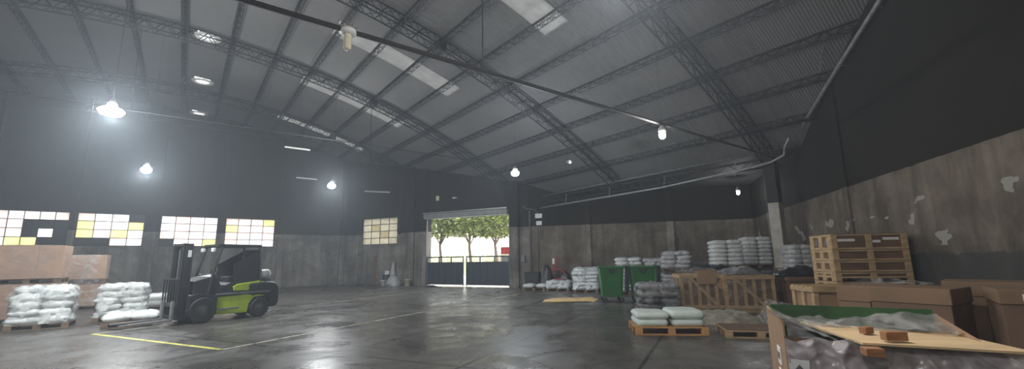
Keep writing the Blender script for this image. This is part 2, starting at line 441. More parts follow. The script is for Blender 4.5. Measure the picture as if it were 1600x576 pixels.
# lattice purlins
def lattice(mb, path, w, h, step, r, side, bottom_only=False):
    "path: list of points (u,v,z top); side: unit vector across"
    side = Vector(side)
    L = [Vector(p) for p in path]
    dz = Vector((0, 0, -h))
    for a, b in zip(L, L[1:]):
        for k in (-w / 2, w / 2):
            mb.cyl(a + side * k + dz, b + side * k + dz, r, 4, caps=False)
            if not bottom_only: mb.cyl(a + side * k, b + side * k, r, 4, caps=False)
    s = 1
    for a, b in zip(L, L[1:]):
        mb.cyl(a + side * (w / 2 * s) + dz, b - side * (w / 2 * s) + dz, r * .7, 4, caps=False)
        s = -s
    return mb
for v in PUR:
    a, b = u_lo(v) + .05, u_hi(v) - .05
    k = int((b - a) / .24); pts = [(a + (b - a) * i / k, v, rz(v) - .03) for i in range(k + 1)]
    bot = MB(); lattice(bot, pts[:], .18, .20, .24, .019, (0, 1, 0), True)
    top = MB().box(((a + b) / 2, v, rz(v) - .02), (b - a, .09, .03))
    web = MB()
    for i in range(k):
        p, q = Vector(pts[i]), Vector(pts[i + 1]); sg = 1 if i % 2 else -1
        for s_ in (-.08, .08):
            lo = Vector((0, s_, -.20))
            if sg > 0: web.cyl(p, q + lo, .012, 3, caps=False)
            else: web.cyl(p + lo, q, .012, 3, caps=False)
    t = thing('roof_purlin', 'thin dark lattice purlin running lengthwise under the corrugated roof', 'purlin', (0, 0, 0), HALL, 'lattice purlins under the roof')
    top.build('top_chord', M['steel'], t); bot.build('bottom_chord', M['steel'], t); web.build('lacing', M['steel'], t)
# arched lattice trusses with tie rods
TR = [(6.4, 5.1, 'nearest arched lattice truss, above the thick straight tie bar'), (13.2, None, 'second arched lattice truss, crossing the top centre of the roof'),
      (20.2, 7.1, 'third arched lattice truss, springing from above the open gate'), (27.4, 8.7, 'farthest arched lattice truss before the window wall')]
for u, tz, lab in TR:
    vlo = max(v_lo(u) + .1, EAVE + .1)
    k = int((VMAX - .2 - vlo) / .33)
    vs = [vlo + (VMAX - .2 - vlo) * i / k for i in range(k + 1)]
    up = [Vector((u, v, rz(v) - .10)) for v in vs]; lo = [p + Vector((0, 0, -.44)) for p in up]
    t = thing('roof_truss', lab, 'roof truss', (0, 0, 0), HALL, 'arched roof trusses')
    hw = .2
    for nm, arr in (('top_chord', up), ('bottom_chord', lo)):
        m_ = MB()
        for s_ in (-hw, hw):
            for a, b in zip(arr, arr[1:]): m_.cyl(a + Vector((s_, 0, 0)), b + Vector((s_, 0, 0)), .034, 4, caps=False)
        m_.build(nm, M['steel'], t)
    m_ = MB()
    for i in range(k):
        for s_ in (-hw, hw):
            o = Vector((s_, 0, 0))
            (m_.cyl(up[i] + o, lo[i + 1] + o, .016, 4, caps=False) if i % 2 else m_.cyl(lo[i] + o, up[i + 1] + o, .016, 4, caps=False))
        for arr in (up, lo):
            s_ = hw if i % 2 else -hw
            m_.cyl(arr[i] + Vector((s_, 0, 0)), arr[i + 1] - Vector((s_, 0, 0)), .016, 4, caps=False)
    m_.build('lacing', M['steel'], t)
    MB().box((u, -6.8, rz(-6.8) - .36), (.5, .3, .34)).build('crown_joint', M['steel'], t, bevel=.03)
    if tz:
        m_ = MB(); va = inv(lambda v: rz(v) - .5, tz, EAVE, 2) if tz > 5.3 else EAVE - .3
        va = max(va, vlo - .15)
        vb = 4 - va if tz > 5.3 else 19.8
        r_ = .045 if tz < 5.3 else .022
        m_.cyl((u, va, tz), (u, vb, tz), r_, 6)
        m_.build('tie_bar', M['steel'], t)
        for v in ((-6.75, 2.0, 10.7) if tz > 5.3 else (-4.2, 2, 8.2)):
            MB().cyl((u, v, tz), (u, v, rz(v) - .5), .014, 6).build('hanger_rod', M['steel'], t)
# node lumps on the truss crowns
# ridge vents
for i, (u, lab) in enumerate([(20.5, 'nearest round white roof vent, largest of the three in a row'), (26.0, 'middle round white roof vent of the three in a row'), (31.92, 'farthest round white roof vent, close to the window wall')]):
    x, y = W2(u, 0.0)
    t = thing('roof_vent', lab, 'roof vent', (x, y, rz(0) - .06), 0, 'round vents along the roof ridge')
    MB().lathe([(.30, 0), (.32, -.05), (.48, -.03), (.48, -.01), (.30, .0)], n=24).build('rim', M['white'], t, smooth=True)
    MB().lathe([(.001, -.05), (.18, -.045), (.31, -.002)], n=24).build('dome', M['ventw'], t, smooth=True)

# eave girder, column, pipes
e0 = v_lo(6.0)
def H3(u, v, z): x, y = W2(u, v); return (x, y, z)
gb = MB()
gb.cyl(H3(5.75, -16.45, 5.02), H3(18.6, -16.3, 5.02), .05, 6); gb.cyl(H3(5.75, -16.45, 4.72), H3(18.6, -16.3, 4.72), .035, 6)
web = MB()
for i in range(30):
    a = 5.75 + i * .425
    web.cyl(H3(a, -16.4, 5.02 if i % 2 else 4.72), H3(a + .44, -16.4, 4.72 if i % 2 else 5.02), .016, 4)
t = thing('eave_girder', 'black lattice girder carrying the roof edge above the grey pipes', 'girder')
gb.build('chord', M['steel'], t); web.build('lacing', M['steel'], t)
cx, cy = 9.22, 15.0
t = thing('concrete_column', 'leaning-looking square concrete column, bare below and black above, by the right wall', 'column', (cx, cy, 0), HALL)
MB().box((0, 0, 1.7), (.36, .36, 3.4)).build('bare_shaft', M['col'], t, bevel=.015)
MB().box((0, 0, 4.2), (.365, .365, 1.6)).build('painted_shaft', M['colk'], t, bevel=.015)
def pipe(name, pts, r, mat, label, brackets=(), cat='pipe'):
    t = thing(name, label, cat)
    MB().tube(pts, r, 10).build('tube', mat, t, smooth=True)
    for (p, q) in brackets:
        MB().cyl(p, q, .018, 6).build('bracket', mat, t)
    return t
pipe('eave_pipe', [H3(19.1, -16.15, 5.12), H3(12, -16.2, 5.18), H3(6.0, -16.25, 5.24)], .04, M['galdull'],
     'upper thin grey pipe running along the roof edge', [(H3(u, -16.2, 5.18), H3(u, -16.2, 5.3)) for u in (8, 12, 16)])
pipe('eave_pipe', [H3(19.1, -16.05, 4.43), H3(16.3, -16.05, 4.46), H3(10.6, -16.1, 4.52), H3(6.9, -16.1, 4.72), H3(6.2, -16.08, 4.8), H3(5.75, -16.0, 4.95), H3(5.7, -15.98, 5.2), H3(5.4, -15.6, 5.4)], .045, M['gal'],
     'lower long grey pipe below the roof edge, bending up at the column', [(H3(u, -16.1, 4.5), H3(u, -16.2, 5.0)) for u in (7.5, 10.5, 13.5, 16.5)])
pipe('wall_pipe', [WR.pt(6.5, .18, 5.3), WR.pt(7.93, .16, 5.71), WR.pt(11.34, .15, 6.62), WR.pt(13.3, .15, 7.1), WR.pt(16, .15, 7.8)], .055, M['gal'],
     'single grey pipe climbing along the top of the dark right wall', [(WR.pt(a, .15, z), WR.pt(a, .0, z)) for a, z in ((8.5, 5.86), (11, 6.53), (13, 7.03))])
tag(MB().cyl(WR.pt(10.6, .45, 6.55), WR.pt(11.5, .5, 7.5), .018, 6).build('hanging_conduit', M['galdull']), 'short thin grey conduit hanging above the wall pipe', 'conduit')

# pilasters
k_ = 0
def pil(w, a0, a1, o=.22, mat='wall'):
    global k_; k_ += 1
    mb = MB(); w.box(mb, a0, a1, -.02, o, 0, w.top((a0 + a1) / 2) - .1); struct(mb.build('trim_%d' % k_, M[mat]))
pil(WL, 3.9, 4.25); pil(WL, 7.27, 7.52, .12); pil(WL, 10.5, 10.9, .28); pil(WL, 13.87, 14.07, .12); pil(WL, 17.0, 17.3)
pil(WL, 0, .3, .25)
pil(WB, 5.86, 6.46, .14); pil(WB, 13.5, 14.05, .2); pil(WB, 7.0, 7.48, .12)
pil(WC, 7.42, 7.75, .25); pil(WC, 3.3, 3.5, .1)
pil(WR, 3.0, 3.3, .15); pil(WR, 9.9, 10.2, .06, 'wall_r')
# window sills / bands
def band(w, a0, a1, z0, z1, o):
    global k_; k_ += 1
    mb = MB(); w.box(mb, a0, a1, -.02, o, z0, z1); struct(mb.build('trim_%d' % k_, M['wall']))
band(WL, 4.3, 17, 2.42, 2.53, .06)
band(WB, 1.55, 5.1, 2.52, 2.64, .07)

# windows
def window(w, idx, a0, a1, z0, z1, rows, mats_, fr=.045, gaps=()):
    t = struct(bpy.data.objects.new('window_%d' % idx, None)); COL.objects.link(t)
    R = len(rows); C = len(rows[0])
    fm = MB()
    w.box(fm, a0, a0 + fr, -.16, -.06, z0, z1); w.box(fm, a1 - fr, a1, -.16, -.06, z0, z1)
    w.box(fm, a0, a1, -.16, -.06, z0, z0 + fr); w.box(fm, a0, a1, -.16, -.06, z1 - fr, z1)
    for c in range(1, C):
        x = a0 + (a1 - a0) * c / C; w.box(fm, x - .014, x + .014, -.14, -.08, z0, z1)
    for r in range(1, R):
        z = z1 - (z1 - z0) * r / R; w.box(fm, a0, a1, -.14, -.08, z - .014, z + .014)
    fm.build('window_frame', M['steel'], t)
    pmb = MB()
    for r in range(R):
        for c in range(C):
            # columns listed left to right in the picture
            k = rows[r][c]
            j = C - 1 - c if w is WL else c
            x0 = a0 + (a1 - a0) * j / C; x1 = a0 + (a1 - a0) * (j + 1) / C
            zt = z1 - (z1 - z0) * r / R; zb = z1 - (z1 - z0) * (r + 1) / R
            w.box(pmb, x0, x1, -.112, -.108, zb, zt, k)
    pmb.build('pane', mats_, t)
WM = [M['pw'], M['pp'], M['py'], M['pk'], M['pc'], M['pcd']]
window(WL, 1, *WIN[0], WZ0, WZ1, ['1001', '1133', '1133', '0100', ][0:0] or [[1, 0, 0, 0, 1], [1, 1, 3, 3, 3], [1, 1, 3, 0, 3], [0, 2, 2, 3, 3]], WM)
window(WL, 2, *WIN[1], WZ0, WZ1, [[1, 0, 0, 3], [2, 1, 0, 2], [2, 0, 2, 0], [3, 3, 1, 0]], WM)
window(WL, 3, *WIN[2], WZ0, WZ1, [[0, 1, 0, 0], [0, 1, 1, 0], [1, 1, 0, 0], [3, 0, 1, 2]], WM)
window(WL, 4, *WIN[3], WZ0, WZ1, [[1, 1, 1, 2], [2, 1, 1, 1], [1, 1, 0, 1], [1, 0, 0, 0]], WM)
window(WB, 5, 1.73, 4.93, 2.68, 4.52, [[4, 4, 4, 4], [4, 5, 4, 4], [4, 4, 5, 4], [4, 4, 4, 4]], WM)
window(WL, 6, 17.4, 20.2, WZ0, WZ1, [[1, 0, 0, 0], [0, 1, 0, 0], [1, 0, 0, 2], [0, 0, 1, 0]], WM)
window(WL, 7, 20.6, 23.4, WZ0, WZ1, [[1, 0, 0, 0], [0, 1, 0, 0], [1, 0, 0, 2], [0, 0, 1, 0]], WM)

# gate, roller shutter
def gate_leaf(name, a0, a1, label, hinge):
    p = WB.pt(a0, .03); t = thing(name, label, 'gate', p, WB.ang)
    L = a1 - a0
    # local x along wall, y: negative is into the hall (n)
    fr = MB()
    for x in (.03, L - .03): fr.box((x, 0, .92), (.06, .05, 1.74))
    for z in (.13, 1.42, 1.76): fr.box((L / 2, 0, z), (L, .06, .075))
    for i in (1, 2): fr.box((L * i / 3, 0, 1.59), (.07, .05, .34))
    fr.build('frame', M['gate'], t)
    pn = MB().box((L / 2, .01, .77), (L - .08, .012, 1.28))
    for i in range(1, 6): pn.box((L * i / 6, 0, .77), (.012, .02, 1.26))
    pn.build('sheet_panel', M['gate'], t)
    MB().box((L - .1 if hinge else .1, -.05, .95), (.1, .05, .16)).build('latch', M['steel'], t)
    MB().cyl((0 if hinge else L, 0, 0), (0 if hinge else L, 0, 1.85), .035, 8).build('hinge_post', M['gal'], t)
    return t
gate_leaf('yard_gate', G0 + .02, 10.27, 'left leaf of the slate grey metal yard gate', True)
gate_leaf('yard_gate', 10.45, G1 - .02, 'right leaf of the slate grey metal yard gate', False)
t = thing('roller_shutter', 'rolled-up grey metal shutter above the open gateway', 'roller shutter')
m_ = MB(); WB.box(m_, G0 - .1, G1 + .05, .03, .42, 4.16, 4.5); m_.build('shutter_roll', M['shut'], t, bevel=.06)
m_ = MB(); WB.box(m_, G0 - .12, G1 + .07, .02, .47, 4.5, 4.56); m_.build('lid', M['gal'], t)
m_ = MB(); WB.box(m_, G0 - .12, G0 - .02, .02, .12, 0, 4.16); m_.build('guide_rail', M['galdull'], t)
m_ = MB(); WB.box(m_, G1 + .0, G1 + .08, .02, .12, 0, 4.16); m_.build('guide_rail', M['galdull'], t)
MB().tube([WB.pt(G0 - .25, .08, .1), WB.pt(G0 - .25, .08, 4.2)], .03, 8)

# small things on the back wall
def wbox(w, name, a0, a1, o, z0, z1, mat, label, cat, bevel=.008, group=None):
    m_ = MB(); w.box(m_, a0, a1, .01, o, z0, z1); return tag(m_.build(name, mat, bevel=bevel), label, cat, group)
wbox(WB, 'wall_sign', 8.12, 8.36, .03, 5.36, 5.66, M['cream'], 'small cream square sign high on the wall above the gate', 'sign')
wbox(WB, 'wall_camera', 9.5, 9.78, .2, 5.38, 5.46, M['white'], 'small pale camera bracket high above the gate', 'camera')
t = thing('fluorescent_tube', 'unlit white tube light hung high left of the gate', 'tube light')
m_ = MB(); m_.cyl(WB.pt(2.35, .5, 6.38), WB.pt(4.65, .5, 6.12), .035, 8); m_.build('tube', M['white'], t)
m_ = MB(); m_.cyl(WB.pt(2.35, .5, 6.44), WB.pt(4.65, .5, 6.18), .03, 6)
m_.build('housing', M['gry'], t)
m_ = MB().cyl(WB.pt(5.2, .06, 6.3), WB.pt(5.2, .06, 3.45), .03, 8)
m_.box(WB.pt(5.2, .07, 3.4), (.12, .1, .22), WB.ang); tag(m_.build('conduit', M['steel']), 'dark vertical conduit ending in a switch beside the small window', 'conduit')
wbox(WB, 'switch_box', 14.2, 14.42, .14, 1.42, 1.78, M['gry'], 'small grey switch box on the pillar right of the gate', 'switch box')
t = thing('meter_box', 'white electrical boxes with conduits on the back wall right of the gate', 'electrical box')
m_ = MB(); WC.box(m_, .45, .85, .01, .18, 3.85, 4.1); m_.build('upper_box', M['white'], t, bevel=.01)
m_ = MB(); WC.box(m_, .5, .82, .01, .16, 3.45, 3.68); m_.build('lower_box', M['white'], t, bevel=.01)
for a in (.52, .68, .8): MB().cyl(WC.pt(a, .06, 3.45), WC.pt(a, .06, 2.7 if a > .6 else .2), .025, 6).build('conduit', M['gry'], t)
MB().tube([WC.pt(.6, .06, 4.1), WC.pt(.4, .06, 4.35), WC.pt(-.1, .1, 4.42), WC.pt(-.3, .1, 4.6)], .02, 6).build('cable', M['gry'], t)
tag(MB().cyl(WC.pt(.1, .08, 0), WC.pt(.1, .08, 4.3), .04, 8).build('drain_pipe', M['galdull']), 'grey vertical pipe beside the pillar right of the gate', 'pipe')
tag(MB().cyl(WB.pt(4.1 + 5.0 - 2.0, .2, .0), WB.pt(4.1 + 5.0 - 2.05, .16, 1.9), .025, 6).build('iron_bar', M['galdull']), 'thin upright metal bar left of the gate leaf', 'bar')
m_ = MB().tube([WB.pt(5.75, .5, .02), WB.pt(5.86, .36, 1.2), WB.pt(6.0, .2, 2.35)], [.045, .04, .02], 6)
tag(m_.build('wooden_pole', M['wooddk']), 'long dark pole leaning on the wall left of the gate', 'pole')
wbox(WL, 'door_panel', .85, 1.0, .05, .1, 1.9, M['galdull'], 'narrow grey strip standing against the wall in the corner', 'strip')
wbox(WB, 'wall_plank', 2.95, 3.25, .06, .05, 1.95, M['wooddk'], 'dark upright plank under the small window', 'plank')

# ------------------------------------------------------------------ lamps
def lamp(x, y, z, label, r=.15, mat='lampw'):
    u, v = uv_of(x, y)
    t = thing('hanging_lamp', label, 'lamp', (x, y, z), 0, 'round lamps hanging over the floor')
    MB().lathe([(.001, .26), (.05, .25), (.06, .2), (.09, .18), (.095, .07), (.05, .05)], n=20).build('heat_sink', M['white'], t, smooth=True)
    MB().lathe([(.001, -.12), (r * .5, -.11), (r * .85, -.07), (r, 0), (r * .8, .05), (.05, .08)], n=20).build('bulb', M[mat], t, smooth=True)
    MB().cyl((0, 0, .2), (0, 0, max(.4, rz(v) - z - .05)), .004, 5).build('cord', M['steel'], t)
lamp(-9.28, 9.53, 5.11, 'brightest lit lamp at the left, high above the carton stacks', .24, 'lampl')
lamp(-13.3, 15.3, 4.98, 'small lit lamp above the windows, left of the forklift', .16, 'lampl')
lamp(-8.16, 19.16, 4.97, 'lit lamp left of the small square window', .17, 'lampl')
lamp(.13, 16.67, 4.94, 'lit starry lamp above the right jamb of the open gate', .16, 'lampo')
lamp(4.03, 11.1, 4.81, 'small lit lamp under the tie bar above the green bins', .09)
lamp(10.3, 19.4, 4.45, 'tiny lit lamp in the dark corner above the white sack stacks', .07, 'lampf')
lamp(1.3, 4.55, 5.05, 'lit lamp overhead just above the view', .2, 'lampn')
lamp(*W2(-.6, 3.2), 5.05, 'lit lamp behind the camera, nearer the front wall', .2, 'lampn')
lamp(*W2(-1.0, 9.5), 5.05, 'lit lamp behind the camera, at the far side', .17)
lamp(*W2(6.4, 9.0), 5.05, 'lit lamp far to the left of the camera', .18, 'lampl')
# unlit lamp near the top
x, y, z = -2.50, 6.14, 5.1
t = thing('lamp_fitting', 'unlit white lamp fitting hanging under the thick tie bar', 'lamp', (x, y, z))
MB().lathe([(.03, .03), (.12, .02), (.125, -.04), (.06, -.06)], n=20).build('cap', M['white'], t, smooth=True)
MB().lathe([(.055, -.05), (.06, -.12), (.06, -.27), (.045, -.31), (.001, -.315)], n=16).build('bulb', M['cream'], t, smooth=True)
m_ = MB().box((-.1, .02, .1), (.42, .04, .03), .5).box((.05, .0, .05), (.05, .03, .1)); m_.build('mount', M['gal'], t)
t = thing('hanging_tube_light', 'unlit pale tube light high before the window wall, nearer one', 'tube light', (-10.26, 20, 6.95), HALL + PI / 2)
MB().box((0, 0, 0), (1.1, .12, .05)).build('housing', M['white'], t); MB().cyl((0, 0, 0), (0, 0, 3.4), .006, 5).build('cord', M['steel'], t)
dup(t, (-11.9, 24.5, 6.35), HALL + PI / 2, 'unlit pale tube light high before the window wall, farther one')
t = thing('hanging_reflector', 'small unlit silver reflector under the roof right of the gate lamp', 'lamp', (2.29, 17, 5.45), .6)
MB().lathe([(.04, .12), (.1, .08), (.16, 0)], n=16, axis=(.5, 0, 1)).build('shade', M['gal'], t, smooth=True)
MB().cyl((0, 0, .1), (0, 0, 1.6), .006, 5).build('cord', M['steel'], t)
# ------------------------------------------------------------------ floor markings
def strip(name, p, q, w, mat):
    p, q = Vector(p), Vector(q); d = (q - p).normalized(); s_ = Vector((-d.y, d.x)) * w / 2
    m_ = MB().quadbox([(*(p - s_), .0), (*(q - s_), .0), (*(q + s_), .0), (*(p + s_), .0)], (0, 0, .003)); struct(m_.build(name, mat))
g = Vector((math.sin(math.radians(25)), math.cos(math.radians(25)))); nn = Vector((g.y, -g.x))
def gp(a, b): return tuple(nn * a + g * b)
strip('floor_marking', gp(-13.4, 5.35), gp(-8.55, 5.35), .085, M['yellow'])
strip('floor_marking', gp(-8.55, 5.3), gp(-8.4, 19), .07, M['pale'])
strip('floor_marking', gp(-13.9, 8.2), gp(-13.9, 19), .07, M['pale'])
strip('floor_marking', gp(-13.4, 5.3), gp(-13.45, 8.0), .06, M['pale'])

# ------------------------------------------------------------------ sacks, pallets, wraps
def nz(p, s, k=0): return noise.noise(Vector((p[0] * s + k, p[1] * s + k * 1.7, p[2] * s - k)))
def sack_mesh(name, L, W, H, seed, amp=.02, mat='sack', nx=14, ny=10, pw=3.2, flat=0):
    mb = MB(); vs = []; idx = {}
    def P(i, j, top):
        x = -1 + 2 * i / nx; y = -1 + 2 * j / ny
        e = max(0, (1 - abs(x) ** pw)) ** .5 * max(0, (1 - abs(y) ** pw)) ** .5
        cx_ = x * L / 2 * (1 - .07 * y * y + .015 * math.sin(5 * y + seed)); cy_ = y * W / 2 * (1 - .09 * x * x + .015 * math.sin(4 * x + seed * 2))
        z = H / 2 + (H / 2 * e if top else -H / 2 * min(1, e * 1.35))
        p = Vector((cx_, cy_, z))
        w = nz(p, 6, seed) * amp + nz(p, 14, seed + 9) * amp * .5
        if top: p.z += w * e * 1.3
        p.x += nz(p, 8, seed + 3) * amp * .8 ; p.y += nz(p, 8, seed + 5) * amp * .8
        if not top: p.z = max(p.z, 0)
        return p
    for top in (True, False):
        for i in range(nx + 1):
            for j in range(ny + 1):
                if not top and (i in (0, nx) or j in (0, ny)): idx[(i, j, top)] = idx[(i, j, True)]; continue
                idx[(i, j, top)] = len(vs); vs.append(P(i, j, top))
    fs = []
    for i in range(nx):
        for j in range(ny):
            fs.append(tuple(idx[k] for k in ((i, j, True), (i + 1, j, True), (i + 1, j + 1, True), (i, j + 1, True))))
            fs.append(tuple(idx[k] for k in ((i, j, False), (i, j + 1, False), (i + 1, j + 1, False), (i + 1, j, False))))
    mb.add(vs, fs)
    me = bpy.data.meshes.new(name); me.from_pydata(mb.v, [], mb.f); me.materials.append(M[mat])
    for p in me.polygons: p.use_smooth = True
    me.update(); return me
SM = {}
def sack(loc, rot, label, group, L=.66, W=.52, H=.16, mat='sack', amp=.02, tilt=(0, 0), var=3, name='sack'):
    key = (round(L, 2), round(W, 2), round(H, 3), mat, amp, rnd.randrange(var))
    if key not in SM: SM[key] = sack_mesh('sack', L, W, H, len(SM) * 3.3 + 1, amp, mat, *((18, 14, 9.) if mat == 'sackm' else ()))
    o = bpy.data.objects.new(name, SM[key]); COL.objects.link(o); o.location = loc; o.rotation_euler = (tilt[0], tilt[1], rot)
    return tag(o, label, 'sack', group)
_pal = {}
def pallet(loc, rot, label, L=1.2, W=1.0, mat='wooddk', H=.14, group='wooden pallets on the floor'):
    key = (L, W, mat, H)
    if key in _pal: return dup(_pal[key], loc, rot, label, group)
    t = thing('wooden_pallet', label, 'pallet', loc, rot, group)
    m = M[mat]
    for i in range(7):
        y = -W / 2 + W * (i + .5) / 7
        MB().box((0, y, H - .011), (L, W / 7 - .035, .022)).build('deck_board', m, t)
    for y in (-W / 2 + .05, 0, W / 2 - .05):
        for x in (-L / 2 + .07, 0, L / 2 - .07): MB().box((x, y, H / 2 - .01), (.14, .1, H - .055)).build('block', m, t)
        MB().box((0, y, .009), (L, .1, .018)).build('bottom_board', m, t)
    for x in (-L / 2 + .07, 0, L / 2 - .07): MB().box((x, 0, H - .03), (.13, W - .01, .018)).build('cross_board', m, t)
    _pal[key] = t; return t
def shell(name, loc, rot, L, W, H, z0, mat, label, cat='stretch wrap', amp=.03, top=True, seed=0, lean=0, round_=.10, group=None):
    "crumpled film around a rectangular load"
    n_ = 40; rows = max(6, int(H / .07)); vs = []; fs = []
    def ring(k):
        t = 2 * PI * k / n_; c, s_ = math.cos(t), math.sin(t)
        q = 5
        r = (abs(c) ** q + abs(s_) ** q) ** (-1 / q)
        return c * r * L / 2, s_ * r * W / 2
    for j in range(rows + 1):
        z = z0 + H * j / rows
        f = 1 - round_ * max(0, (j / rows - .72) / .28) ** 2
        for k in range(n_):
            x, y = ring(k); p = Vector((x * f, y * f, z))
            w = nz(p, 4.5, seed) * amp + nz((p.x * 2, p.y * 2, p.z * 8), 1.6, seed + 4) * amp * 1.1
            d = Vector((x, y, 0)).normalized(); p += d * (w + .012); p.z += nz(p, 5, seed + 8) * amp * (.8 if j else 0)
            vs.append(p)
    for j in range(rows):
        for k in range(n_):
            fs.append((j * n_ + k, j * n_ + (k + 1) % n_, (j + 1) * n_ + (k + 1) % n_, (j + 1) * n_ + k))
    if top:
        R = 5; base = rows * n_
        for r_ in range(1, R):
            f = (1 - r_ / R) * (1 - round_)
            for k in range(n_):
                x, y = ring(k); p = Vector((x * f, y * f, z0 + H + .03 * r_ / R)); p.z += nz(p, 5, seed + 2) * amp * 1.2; vs.append(p)
        for r_ in range(R - 1):
            for k in range(n_):
                a = base + r_ * n_; fs.append((a + k, a + (k + 1) % n_, a + n_ + (k + 1) % n_, a + n_ + k))
        vs.append(Vector((0, 0, z0 + H + .03))); a = base + (R - 1) * n_
        for k in range(n_): fs.append((a + k, a + (k + 1) % n_, len(vs) - 1))
    o = MB().add(vs, fs).build(name, M[mat], smooth=True, loc=loc, rot=rot)
    return tag(o, label, cat, group)
def stack(x, y, rot, layers, what, mat='sack', z0=0, wamp=None, boxy=0, L=1.12, W=.95, H=.16, wrap='film', jit=.03, amp=.022, pal='wooddk', cols=2, lean=(0, 0), palH=.14, per_row=2, short=0, wl=None):
    """sacks laid two by two per layer on a pallet; `what` is the phrase that tells this stack apart"""
    zb = z0
    if pal: pallet((x, y, z0), rot, 'wooden pallet under ' + what, mat=pal, L=1.15, W=1.0); zb = z0 + palH
    c, s_ = math.cos(rot), math.sin(rot)
    sl, sw = L / cols, W / per_row
    for k in range(layers):
        for i in range(cols):
            for j in range(per_row):
                if k == layers - 1 and short and (i + j * cols) < short: continue
                jj = jit * (1 + k * .15)
                lx = (i - (cols - 1) / 2) * sl * .97 + rnd.uniform(-jj, jj) * .6 + lean[0] * k; ly = (j - (per_row - 1) / 2) * sw * .97 + rnd.uniform(-jj, jj) * .6 + lean[1] * k
                sack((x + c * lx - s_ * ly, y + s_ * lx + c * ly, zb + k * H * .94), rot + rnd.uniform(-.07, .07) * jit / .03 + (PI if rnd.random() < .5 else 0),
                     'sack in ' + what, 'sacks in ' + what, L=sl * 1.07, W=sw * 1.07, H=H, mat=mat, amp=amp)
    if wrap:
        shell('stretch_wrap', (x, y, 0), rot, L * 1.06, W * 1.06, layers * H * .95 - .02, zb, wrap, (wl or 'clear wrap around ') + what, seed=x * 3 + y, amp=wamp or amp * 1.1)

# left group
V_ang = math.atan2(-VY, -VX)     # facing along -V
stack(-12.38, 11.7, V_ang, 5, 'the shrink-wrapped heap of white sacks at the far left', L=1.12, W=.95, H=.195, short=1, jit=.06, amp=.055, wrap='filmw', wamp=.07)
stack(-11.55, 13.1, V_ang, 5, 'the tall wrapped heap of white sacks left of the forklift', L=1.08, W=.92, H=.19, jit=.06, amp=.055, wrap='filmw', wamp=.07)
stack(-10.25, 11.95, V_ang + .05, 1, 'the single-layer pallet of white sacks before the forklift', L=1.14, W=.98, H=.2, jit=.05, amp=.05, wrap=None)
stack(-13.3, 16.0, V_ang, 2, 'the low heap of sacks behind the forklift forks', L=1.3, W=1.0, H=.2, jit=.06, amp=.04, wrap='film')
shell('stretch_wrap', (-9.75, 12.0, 0), V_ang, .5, .5, .05, 0.0, 'filmh', 'loose film lying on the floor under the forklift forks', seed=3, amp=.04, top=True)

def carton(name, loc, rot, d, label, mat='cardw', cat='carton', group=None, tape=True, extra=None):
    t = thing(name, label, cat, loc, rot, group)
    L, W, H = d
    MB().box((0, 0, H / 2), (L, W, H)).build('carton_body', M[mat], t, bevel=.012)
    if tape:
        MB().box((0, 0, H + .001), (L * .995, .05, .003)).build('tape', M['tape'], t)
        MB().box((L * .12, -W / 2 - .001, H / 2), (.012, .003, H * .98)).build('seam', M['tape'], t)
    return t
# two-tier carton columns at the left
cx0, cy0 = -14.0, 13.45
def loc_uv(x, y, du, dv): return (x + du * UX + dv * VX, y + du * UY + dv * VY)
cnr = (-13.2, 12.83)          # near right corner of the front column, on the floor
for (dv, du, nm) in ((.72, .62, 'front'), (2.15, .62, 'outer'), ):
    px, py = loc_uv(*cnr, du, dv)
    pallet((px, py, 0), V_ang, 'pallet under the lower %s wrapped carton at the far left' % nm, L=1.4, W=1.15)
    carton('wrapped_carton', (px, py, .14), V_ang, (1.38, 1.18, .94), 'lower brown wrapped carton, %s one at the far left' % nm, group='big wrapped cartons at the left')
    pallet((px, py, 1.085), V_ang, 'pallet between the %s pair of wrapped cartons at the far left' % nm, L=1.4, W=1.15)
    if nm == 'front':
        carton('wrapped_carton', (px, py, 1.225), V_ang, (1.38, 1.18, .95), 'upper brown wrapped carton, %s one at the far left' % nm, group='big wrapped cartons at the left')
        shell('stretch_wrap', (px, py, 0), V_ang, 1.42, 1.22, .93, .15, 'filmbr', 'clear film around the lower front carton at the far left', seed=1, amp=.02, top=False, round_=0)
        shell('stretch_wrap', (px, py, 0), V_ang, 1.42, 1.22, .95, 1.23, 'filmbr', 'clear film around the upper front carton at the far left', seed=2, amp=.02, top=True, round_=.02)
px, py = -16.0, 16.3
pallet((px, py, 0), V_ang, 'pallet under the rear wrapped carton column', L=1.4, W=1.15)
carton('wrapped_carton', (px, py, .14), V_ang, (1.3, 1.1, .8), 'lower carton of the rear column beside the white sacks', group='big wrapped cartons at the left')
pallet((px, py, .945), V_ang, 'pallet between the two rear wrapped cartons', L=1.4, W=1.15)
carton('wrapped_carton', (px, py, 1.085), V_ang, (1.3, 1.1, .86), 'upper carton of the rear column beside the white sacks', group='big wrapped cartons at the left')
shell('stretch_wrap', (px, py, 0), V_ang, 1.34, 1.14, 1.8, .15, 'filmh', 'streaky film around the rear carton column', seed=5, amp=.02, round_=.02)

